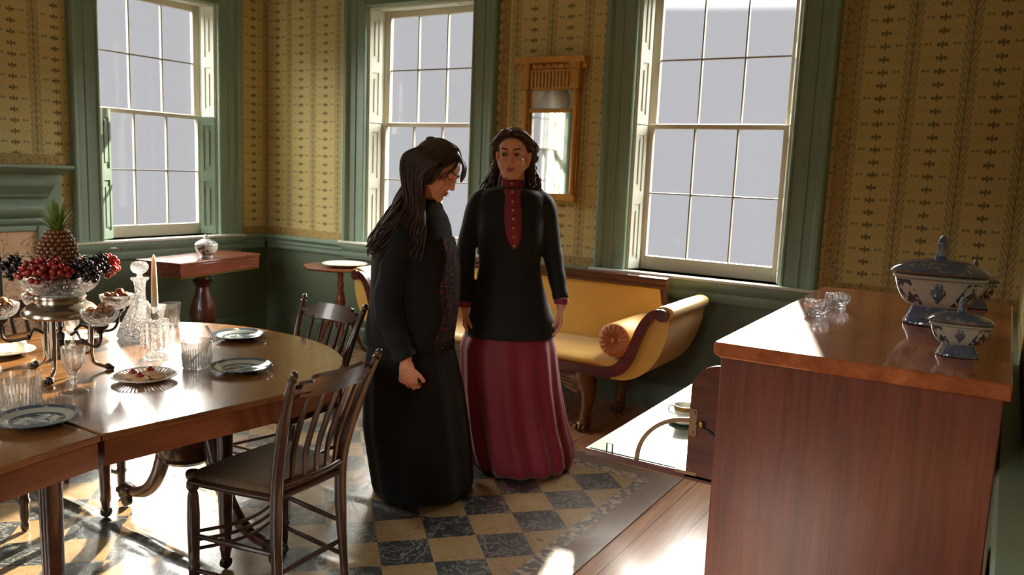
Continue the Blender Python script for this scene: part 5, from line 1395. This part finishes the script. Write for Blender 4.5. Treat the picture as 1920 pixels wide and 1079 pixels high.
def woman_red():
    # x: to the right of the picture, y: away from the camera, z: up, before the turn
    HX = -0.100
    H = Matrix.Translation((HX, -0.012, 1.512)) @ Matrix.Rotation(math.radians(-9), 4, 'Z') @ Matrix.Rotation(math.radians(4), 4, 'X')
    mb = MB(); add_head(mb, H)
    mb.cap((HX, 0.02, 1.40), (HX, 0.02, 1.30), 0.054, 0.075, 16)
    for s_ in (-1, 1): mb.cap((HX, 0.02, 1.325), (HX+s_*0.135, 0.015, 1.295), 0.048, 0.046, 12)
    mb.cap((HX, 0.015, 1.25), (HX, 0.01, 1.0), 0.095, 0.085, 16); mb.ell((HX, 0.0, 1.2), (0.14, 0.085, 0.13)); mb.ell((HX+0.01, 0.01, 0.86), (0.15, 0.105, 0.14))
    armR = [(0.058, 0.012, 1.285), (0.104, 0.035, 1.07), (0.156, -0.035, 0.83)]
    armL = [(-0.258, 0.012, 1.285), (-0.312, 0.035, 1.06), (-0.308, -0.045, 0.80)]
    for P in (armR, armL):
        mb.cap(P[0], P[1], 0.045, 0.036, 14); mb.cap(P[1], P[2], 0.036, 0.024, 14)
    add_hand(mb, (0.158, -0.037, 0.812), (0.03, -0.06, -1), (-1, 0.1, 0), (-0.05, -1, 0.05), 0.30, 0.98)
    add_hand(mb, (-0.307, -0.047, 0.785), (0.06, -0.08, -1), (1, 0.1, 0), (0.05, -1, 0.05), 0.32, 0.98)
    for s_ in (-1, 1):
        mb.cap((HX+0.02+s_*0.08, 0.01, 0.82), (-0.04+s_*0.085, 0.01, 0.44), 0.085, 0.055, 14); mb.cap((-0.04+s_*0.085, 0.01, 0.44), (-0.01+s_*0.085, 0.02, 0.08), 0.052, 0.036, 14)
        mb.cap((-0.01+s_*0.085, 0.03, 0.06), (-0.01+s_*0.09, -0.11, 0.045), 0.036, 0.030, 12)
    body = remeshed(mb, 'person', M['skin'], None, 0.0042, 2, face_sculpt(H))
    tag(body, 'woman in a black jacket and crimson skirt standing in front of the mirror, facing us', 'person', 'women standing by the table')
    face_details(body, H)
    # jacket
    J = [(1.366,-0.100,0.066,0.058,0.012),(1.360,-0.100,0.095,0.070,0.012),(1.350,-0.100,0.132,0.082,0.012),(1.330,-0.100,0.160,0.093,0.012),(1.29,-0.100,0.172,0.104,0.008),(1.23,-0.100,0.168,0.116,-0.002),(1.16,-0.100,0.162,0.128,-0.010),(1.08,-0.099,0.155,0.116,-0.004),(1.00,-0.098,0.147,0.106,0.0),(0.92,-0.096,0.159,0.122,0.0),(0.82,-0.090,0.186,0.150,0.0),(0.73,-0.082,0.212,0.170,0.0),(0.652,-0.084,0.224,0.180,0.0)]
    j = MB(); jf = lambda a, z: 0.010*math.sin(7*a+1)*max(0, (0.95-z)/0.3) + 0.004*math.sin(5*a)*1
    j.loft([sering(xc, yc, z, hx, hy, 2.25, 64, jf) for z, xc, hx, hy, yc in J])
    for P, rr in ((armR, 1), (armL, 1)):
        s_ = 1 if P is armR else -1
        pts = spline([(HX+s_*0.112,0.015,1.322), (P[0][0]+s_*0.0,P[0][1],P[0][2]-0.005), ((P[0][0]+P[1][0])/2,0.03,1.17), P[1], ((P[1][0]+P[2][0])/2,0.0,0.95), (P[2][0],P[2][1],P[2][2]+0.012)], 6)
        N = len(pts)-1
        j.tube(pts, [0.046+0.008*math.sin(PI*min(1,u*1.6)) if u < 0.62 else 0.049-0.011*(u-0.62)/0.38+0.0015*math.sin(40*u) for u in [i/N for i in range(N+1)]], 18)
    remeshed(j, 'jacket', M['jacket'], body, 0.0065, 2)
    def front(z, dx):
        tab = [(z_, xc, hx, hy, yc) for z_, xc, hx, hy, yc in J]
        xc, hx, hy, yc = lerp_table(tab, z); u = min(abs(dx/hx), 0.99); return Vector((xc+dx, yc-hy*(1-u**2.25)**(1/2.25), z))
    rows = []
    for k in range(19):
        z = 1.360-0.280*k/18; w = lerp_table([(1.08,0.004),(1.10,0.020),(1.13,0.032),(1.20,0.041),(1.26,0.040),(1.33,0.034),(1.360,0.046)], z)[0]
        row = [front(z, -0.0+0.02*(1.37-z)/0.29+w*q) + Vector((0, -0.0075+0.003*abs(q), 0)) for q in (-1,-0.5,0,0.5,1)]
        row += [p+Vector((0, 0.012, 0)) for p in reversed(row)]; rows.append(row)
    pl = MB().loft(rows).build('blouse_front', M['crimson'], body, angle=80)
    MB().lathe([(0.064,1.338),(0.069,1.350),(0.0625,1.376),(0.058,1.398),(0.0555,1.401),(0.053,1.398),(0.056,1.35)], 32, (HX, 0.018, 0), 1.0, 1.02).build('collar', M['crimson'], body, angle=60)
    for k, z in enumerate((1.383, 1.345, 1.301, 1.262, 1.222, 1.181, 1.140, 1.097)):
        q = front(min(z,1.358), 0.02*(1.37-z)/0.29) + Vector((0, -0.010, 0))
        if k == 0: q = Vector((HX-0.003, -0.047, z))
        q.z = z
        MB().ell(q, (0.0068,0.0045,0.0068), 12, 8).build('button', M['button'], body)
    for P in (armR, armL):
        a = Vector(P[2])+Vector((0,0,0.014)); b = Vector(P[2])+Vector((0,-0.002,-0.012)); MB().tube([a, b], [0.035, 0.0335], 18).build('cuff', M['crimson'], body)
    # skirt
    def sf(a, z):
        t = max(0, min(1, (0.72-z)/0.5)); return (0.012+0.030*t)*math.sin(15*a+0.8*math.sin(2*a)) + 0.022*t*math.sin(7*a+1.5) + 0.012*math.sin(3*a+0.6+z*3)
    S_ = [(0.74,-0.085,0.180,0.138),(0.66,-0.090,0.212,0.165),(0.60,-0.094,0.232,0.185),(0.40,-0.075,0.243,0.212),(0.22,-0.045,0.250,0.232),(0.10,-0.015,0.258,0.245),(0.03,0.0,0.250,0.248),(0.006,0.0,0.238,0.238)]
    rings = []
    for k in range(25):
        z = 0.74-(0.734)*k/24; xc, hx, hy = lerp_table([(a, b, c, d) for a, b, c, d in S_], z); rings.append(sering(xc, 0.0, z, hx, hy, 2.05, 150, sf))
    MB().loft(rings).build('skirt', M['crimson'], body, angle=80)
    # hair
    h = MB(); rr = random.Random(11)
    st = len(h.v); h.ell((0, 0.022, 0.042), (0.084, 0.103, 0.094), 40, 26)
    for i in range(st, len(h.v)):
        x, y, z = h.v[i]
        line = 0.088-11*x*x
        if y < 0.0 and z < line:
            k = min(1, (line-z)/0.02)*min(1, -y/0.02); c = Vector((0, 0.02, 0.03)); p = Vector((x, y, z)); p = c+(p-c)*(1-0.30*k); h.v[i] = tuple(p)
    for s_ in (-1, 1):        # rolls swept from the parting round to the back of the head
        for row in range(4):
            pts = [(s_*0.006, -0.066+0.012*row, 0.110-0.002*row), (s_*0.046, -0.050+0.016*row, 0.104-0.012*row), (s_*0.084, -0.010+0.010*row, 0.066-0.014*row), (s_*0.098, 0.030, 0.030-0.014*row), (s_*0.080, 0.075, 0.018-0.016*row), (s_*0.03, 0.112, 0.012-0.018*row)]
            strand(h, pts, 0.0165, 6, 0.004, row*2.0, 4.0, False)
        for k in range(12):   # braid bumps
            a = k/11; p = Vector((s_*(0.072+0.032*math.sin(PI*a)), -0.012+0.08*a, 0.082-0.085*a)); h.ell(p, (0.015,0.017,0.013), 10, 8)
        for k in range(22):   # long curls
            a0 = rr.uniform(0, 1); x0 = s_*(0.050+0.035*rr.random()); y0 = 0.02+0.06*rr.random(); dx = s_*(0.02+0.055*rr.random()) + (-0.04 if s_ < 0 else 0.0)
            ln = 0.125+0.05*rr.random()+ (0.03 if s_ < 0 else 0)
            strand(h, [(x0, y0, 0.03), (x0+s_*0.012, y0+0.0, -0.04), (x0+dx*0.6, y0+0.005, -0.04-ln*0.5), (x0+dx, y0-0.005, -0.04-ln)], 0.0085, 7, 0.008, rr.uniform(0,6), 2.5)
        for k in range(3):
            strand(h, [(s_*0.082,0.02,0.03), (s_*0.090,0.018,-0.03), (s_*0.096,0.006,-0.085), (s_*0.104,-0.012,-0.135)], 0.0075, 7, 0.010, k*2.1, 3.0)
    for k in range(30):
        x0 = rr.uniform(-0.07, 0.07); strand(h, [(x0, 0.10, 0.05), (x0*1.2, 0.118, -0.05), (x0*1.5-0.01, 0.115, -0.13), (x0*1.8-0.03, 0.11, -0.20-0.05*rr.random())], 0.010, 7, 0.007, rr.uniform(0,6), 2.0)
    h.xf(H); h.build('hair', M['hair'], body, angle=80)
    body.location = (3.40, -1.40, 0.010); body.rotation_euler = (0, 0, CAMROT)
woman_red()

def woman_black():
    # x: to the right of the picture (the way she faces), y: away from the camera
    H = Matrix.Translation((0.004, -0.012, 1.424)) @ Matrix.Rotation(math.radians(29), 4, 'Y') @ Matrix.Rotation(math.radians(68), 4, 'Z')
    mb = MB(); add_head(mb, H)
    mb.cap((-0.045, 0.0, 1.33), (-0.10, 0.0, 1.18), 0.055, 0.085, 16)
    for s_ in (-1, 1): mb.cap((-0.10, 0, 1.19), (-0.115, s_*0.13, 1.155), 0.055, 0.05, 12)
    mb.cap((-0.10, 0, 1.12), (-0.09, 0, 0.92), 0.11, 0.10, 16); mb.ell((-0.09, 0, 0.82), (0.115, 0.15, 0.14))
    armN = [(-0.120, -0.165, 1.125), (-0.165, -0.235, 0.875), (-0.080, -0.255, 0.655)]
    armF = [(-0.10, 0.165, 1.125), (-0.13, 0.23, 0.875), (0.0, 0.235, 0.665)]
    for P in (armN, armF): mb.cap(P[0], P[1], 0.047, 0.038, 14); mb.cap(P[1], P[2], 0.038, 0.027, 14)
    add_hand(mb, (-0.078, -0.257, 0.640), (0.13, -0.03, -1), (0.12, 1, 0.1), (1, -0.12, 0.15), 0.62, 1.0)
    add_hand(mb, (0.002, 0.237, 0.65), (0.12, 0.03, -1), (0.1, -1, 0.1), (1, 0.1, 0.15), 0.45, 0.98)
    for s_ in (-1, 1):
        mb.cap((-0.09, s_*0.08, 0.80), (-0.075, s_*0.085, 0.43), 0.085, 0.055, 14); mb.cap((-0.075, s_*0.085, 0.43), (-0.07, s_*0.085, 0.08), 0.052, 0.036, 14); mb.cap((-0.08, s_*0.085, 0.055), (0.06, s_*0.09, 0.042), 0.036, 0.030, 12)
    body = remeshed(mb, 'person', M['skin'], None, 0.0042, 2, face_sculpt(H))
    tag(body, 'woman all in black with long loose hair, head bowed, standing in profile', 'person', 'women standing by the table')
    face_details(body, H, True)
    CT_ = [(1.300,-0.150,-0.005,0.080),(1.275,-0.172,0.030,0.108),(1.235,-0.205,0.056,0.142),(1.19,-0.232,0.072,0.168),(1.14,-0.252,0.080,0.192),(1.08,-0.268,0.096,0.205),(1.0,-0.272,0.106,0.212),(0.92,-0.270,0.110,0.210),(0.84,-0.274,0.108,0.212),(0.76,-0.286,0.100,0.222),(0.70,-0.294,0.092,0.230),(0.672,-0.297,0.088,0.232)]
    cf = lambda a, z: 0.012*math.sin(6*a+0.7)*max(0, (1.0-z)/0.3) + 0.006*math.sin(4*a+z*9)
    c = MB(); c.loft([sering((b+f)/2, 0, z, (f-b)/2, l, 2.15, 72, cf) for z, b, f, l in CT_])
    for P in (armN, armF):
        pts = spline([(-0.11, P[0][1]*0.7, 1.165), (P[0][0],P[0][1],P[0][2]), ((P[0][0]+P[1][0])/2-0.005,(P[0][1]+P[1][1])/2,1.0), P[1], ((P[1][0]+P[2][0])/2-0.004,(P[1][1]+P[2][1])/2,0.76), (P[2][0],P[2][1],P[2][2]+0.002)], 6)
        N = len(pts)-1; c.tube(pts, [0.070-0.022*(i/N)+0.003*math.sin(i*1.3) for i in range(N+1)], 20)
    c.tube([(-0.066+0.070*math.cos(2*PI*k/20), 0.074*math.sin(2*PI*k/20), 1.288-0.018*math.cos(2*PI*k/20)) for k in range(21)], 0.032, 12)
    remeshed(c, 'coat', M['coat'], body, 0.0068, 2)
    S_ = [(0.74,-0.255,0.085,0.188),(0.66,-0.284,0.098,0.205),(0.50,-0.296,0.138,0.215),(0.30,-0.294,0.174,0.228),(0.12,-0.262,0.196,0.236),(0.03,-0.246,0.202,0.235),(0.006,-0.238,0.196,0.228)]
    sf = lambda a, z: (0.010+0.016*max(0, (0.7-z)/0.7))*math.sin(11*a+0.9*math.sin(2*a)) + 0.010*math.sin(4*a+z*4)
    rings = []
    for k in range(23):
        z = 0.74-0.734*k/22; b, f, l = lerp_table(S_, z); rings.append(sering((b+f)/2, 0, z, (f-b)/2, l, 2.1, 120, sf))
    MB().loft(rings).build('skirt', M['coat'], body, angle=80)
    # scarf hanging down the front edge of the coat
    rows = []
    for k in range(30):
        z = 1.150-0.445*k/29; b, f, l = lerp_table(CT_, z); row = []
        a0, a1 = math.radians(-6), math.radians(-42-6*k/29+4*math.sin(k*0.35))
        for q in range(8):
            a = a0+(a1-a0)*q/7; ca, sa = math.cos(a), math.sin(a); r = 1/(abs(ca)**2.15+abs(sa)**2.15)**(1/2.15); ff = 1+cf(a, z)
            row.append(Vector(((b+f)/2+((f-b)/2*r*ff+0.012+0.003*math.sin(q*1.7+k*0.2))*ca, (l*r*ff+0.012)*sa, z)))
        row += [Vector((p.x-0.014, p.y*0.95, p.z)) for p in reversed(row)]; rows.append(row)
    sc = MB().loft(rows); so = sc.build('scarf', M['scarf'], body, angle=80)
    fr = MB(); last = rows[-1][:8]
    for i in range(7):
        for u in (0.2, 0.7):
            p = last[i].lerp(last[i+1], u); fr.tube([p, p+Vector((0.003*math.sin(i*2+u),0,-0.025)), p+Vector((-0.004,0.002,-0.055))], [0.003,0.003,0.0015], 5)
    fr.build('fringe', M['scarf'], so)
    # hair
    h = MB(); rr = random.Random(5)
    st = len(h.v); h.ell((0, 0.028, 0.040), (0.085, 0.106, 0.096), 40, 26)
    for i in range(st, len(h.v)):
        x, y, z = h.v[i]; line = 0.080-9*x*x
        if y < 0.0 and z < line:
            k = min(1, (line-z)/0.02)*min(1, -y/0.02); cc = Vector((0, 0.02, 0.03)); p = Vector((x, y, z)); h.v[i] = tuple(cc+(p-cc)*(1-0.30*k))
    h.ell((0, 0.085, 0.098), (0.045, 0.035, 0.026), 14, 10)       # knot high at the back
    for s_ in (-1, 1):
        for k in range(16):   # combed back from the brow
            a = k/15; strand(h, [(s_*(0.005+0.055*a), -0.070+0.030*a, 0.098-0.050*a*a), (s_*(0.020+0.064*a), -0.01, 0.130-0.075*a*a), (s_*(0.022+0.060*a), 0.07, 0.120-0.085*a), (s_*(0.01+0.03*a), 0.118, 0.075-0.07*a)], 0.0085, 5, 0.002, k, 2, False)
    h.xf(H)
    T = lambda x, y, z: H @ Vector((x, y, z))
    for k in range(210):      # long hair down the back and over the near shoulder
        a = rr.uniform(-1, 1); e = rr.random()
        s0 = T(0.078*a, 0.060+0.055*(1-abs(a)), 0.05-0.08*e)
        ex = -0.262+0.165*e*(1 if a > 0 else 0.9); ey = -0.195*a if a > 0 else 0.17*(-a)
        side = 0.105*a*-1
        mid = Vector((s0.x*0.55-0.118+0.075*e, -0.115*a, 1.335-0.03*e))
        mid2 = Vector((-0.205+0.13*e, -0.175*a, 1.235-0.02*e))
        strand(h, [s0, mid, mid2, Vector((ex-0.008, -0.21*a, 1.13-0.06*rr.random()+0.02*e)), Vector((ex-0.005+0.02*rr.random(), -0.222*a, 1.06+0.05*rr.random()))], 0.0068, 6, 0.008, rr.uniform(0,6), 2.4)
    for k in range(170):       # near side: over the ear and down in front of the shoulder (her right, local -x)
        u = rr.random(); v_ = rr.random(); y0 = -0.035+0.12*u
        sx = -0.20+0.15*(1-u)+0.02*rr.uniform(-1,1); sy = -0.195+0.03*rr.random()
        strand(h, [T(-0.012-0.03*v_, y0-0.01, 0.128-0.05*u*u), T(-0.088-0.006*v_, y0+0.006, 0.045), T(-0.096-0.006*v_, y0+0.026+0.01*v_, -0.040), Vector((-0.115+0.075*(1-u), -0.125-0.02*v_, 1.265)), Vector((sx, sy, 1.155+0.02*v_)), Vector((sx-0.03-0.02*v_, sy-0.025, 1.06+0.05*v_))], 0.0064, 6, 0.008, rr.uniform(0,6), 2.4)
    for k in range(44):       # and some falling before the shoulder
        u = rr.random(); strand(h, [T(-0.070,-0.030+0.05*u,0.05), T(-0.088,-0.010+0.04*u,-0.03), Vector((-0.035-0.05*u, -0.120, 1.285)), Vector((-0.020-0.06*u, -0.165-0.02*rr.random(), 1.19)), Vector((-0.035-0.05*u, -0.195, 1.10-0.05*rr.random()))], 0.0060, 6, 0.008, rr.uniform(0,6), 1.8)
    for k in range(12):       # loose locks from the temple across the cheek
        u = k/11; strand(h, [T(-0.020-0.01*u,-0.066+0.01*u,0.100), T(-0.066,-0.060+0.016*u,0.050), T(-0.080,-0.052+0.026*u,0.0), T(-0.074+0.01*u,-0.044+0.030*u,-0.055-0.015*u)], 0.0058, 6, 0.004, k, 1.5)
    for k in range(6):        # lock that falls forward of the forehead
        d = Vector((0, -0.006*k+0.01, 0.0)); strand(h, [Vector((0.060,-0.03,1.515))+d, Vector((0.100,-0.04,1.492))+d, Vector((0.128-0.002*k,-0.045,1.452))+d, Vector((0.128-0.003*k,-0.045,1.412))+d, Vector((0.112,-0.04,1.385))+d], 0.0062, 6, 0.002, k, 1.0)
    for k in range(3):
        strand(h, [T(-0.03,-0.075,0.09), T(-0.046,-0.086+0.004*k,0.055), T(-0.056,-0.078+0.006*k,0.015), T(-0.060,-0.070+0.008*k,-0.02)], 0.0040, 6, 0.003, k*2, 1.5)
    h.build('hair', M['hair2'], body, angle=80)
    body.location = (3.22, -1.93, 0.010); body.rotation_euler = (0, 0, CAMROT)
woman_black()
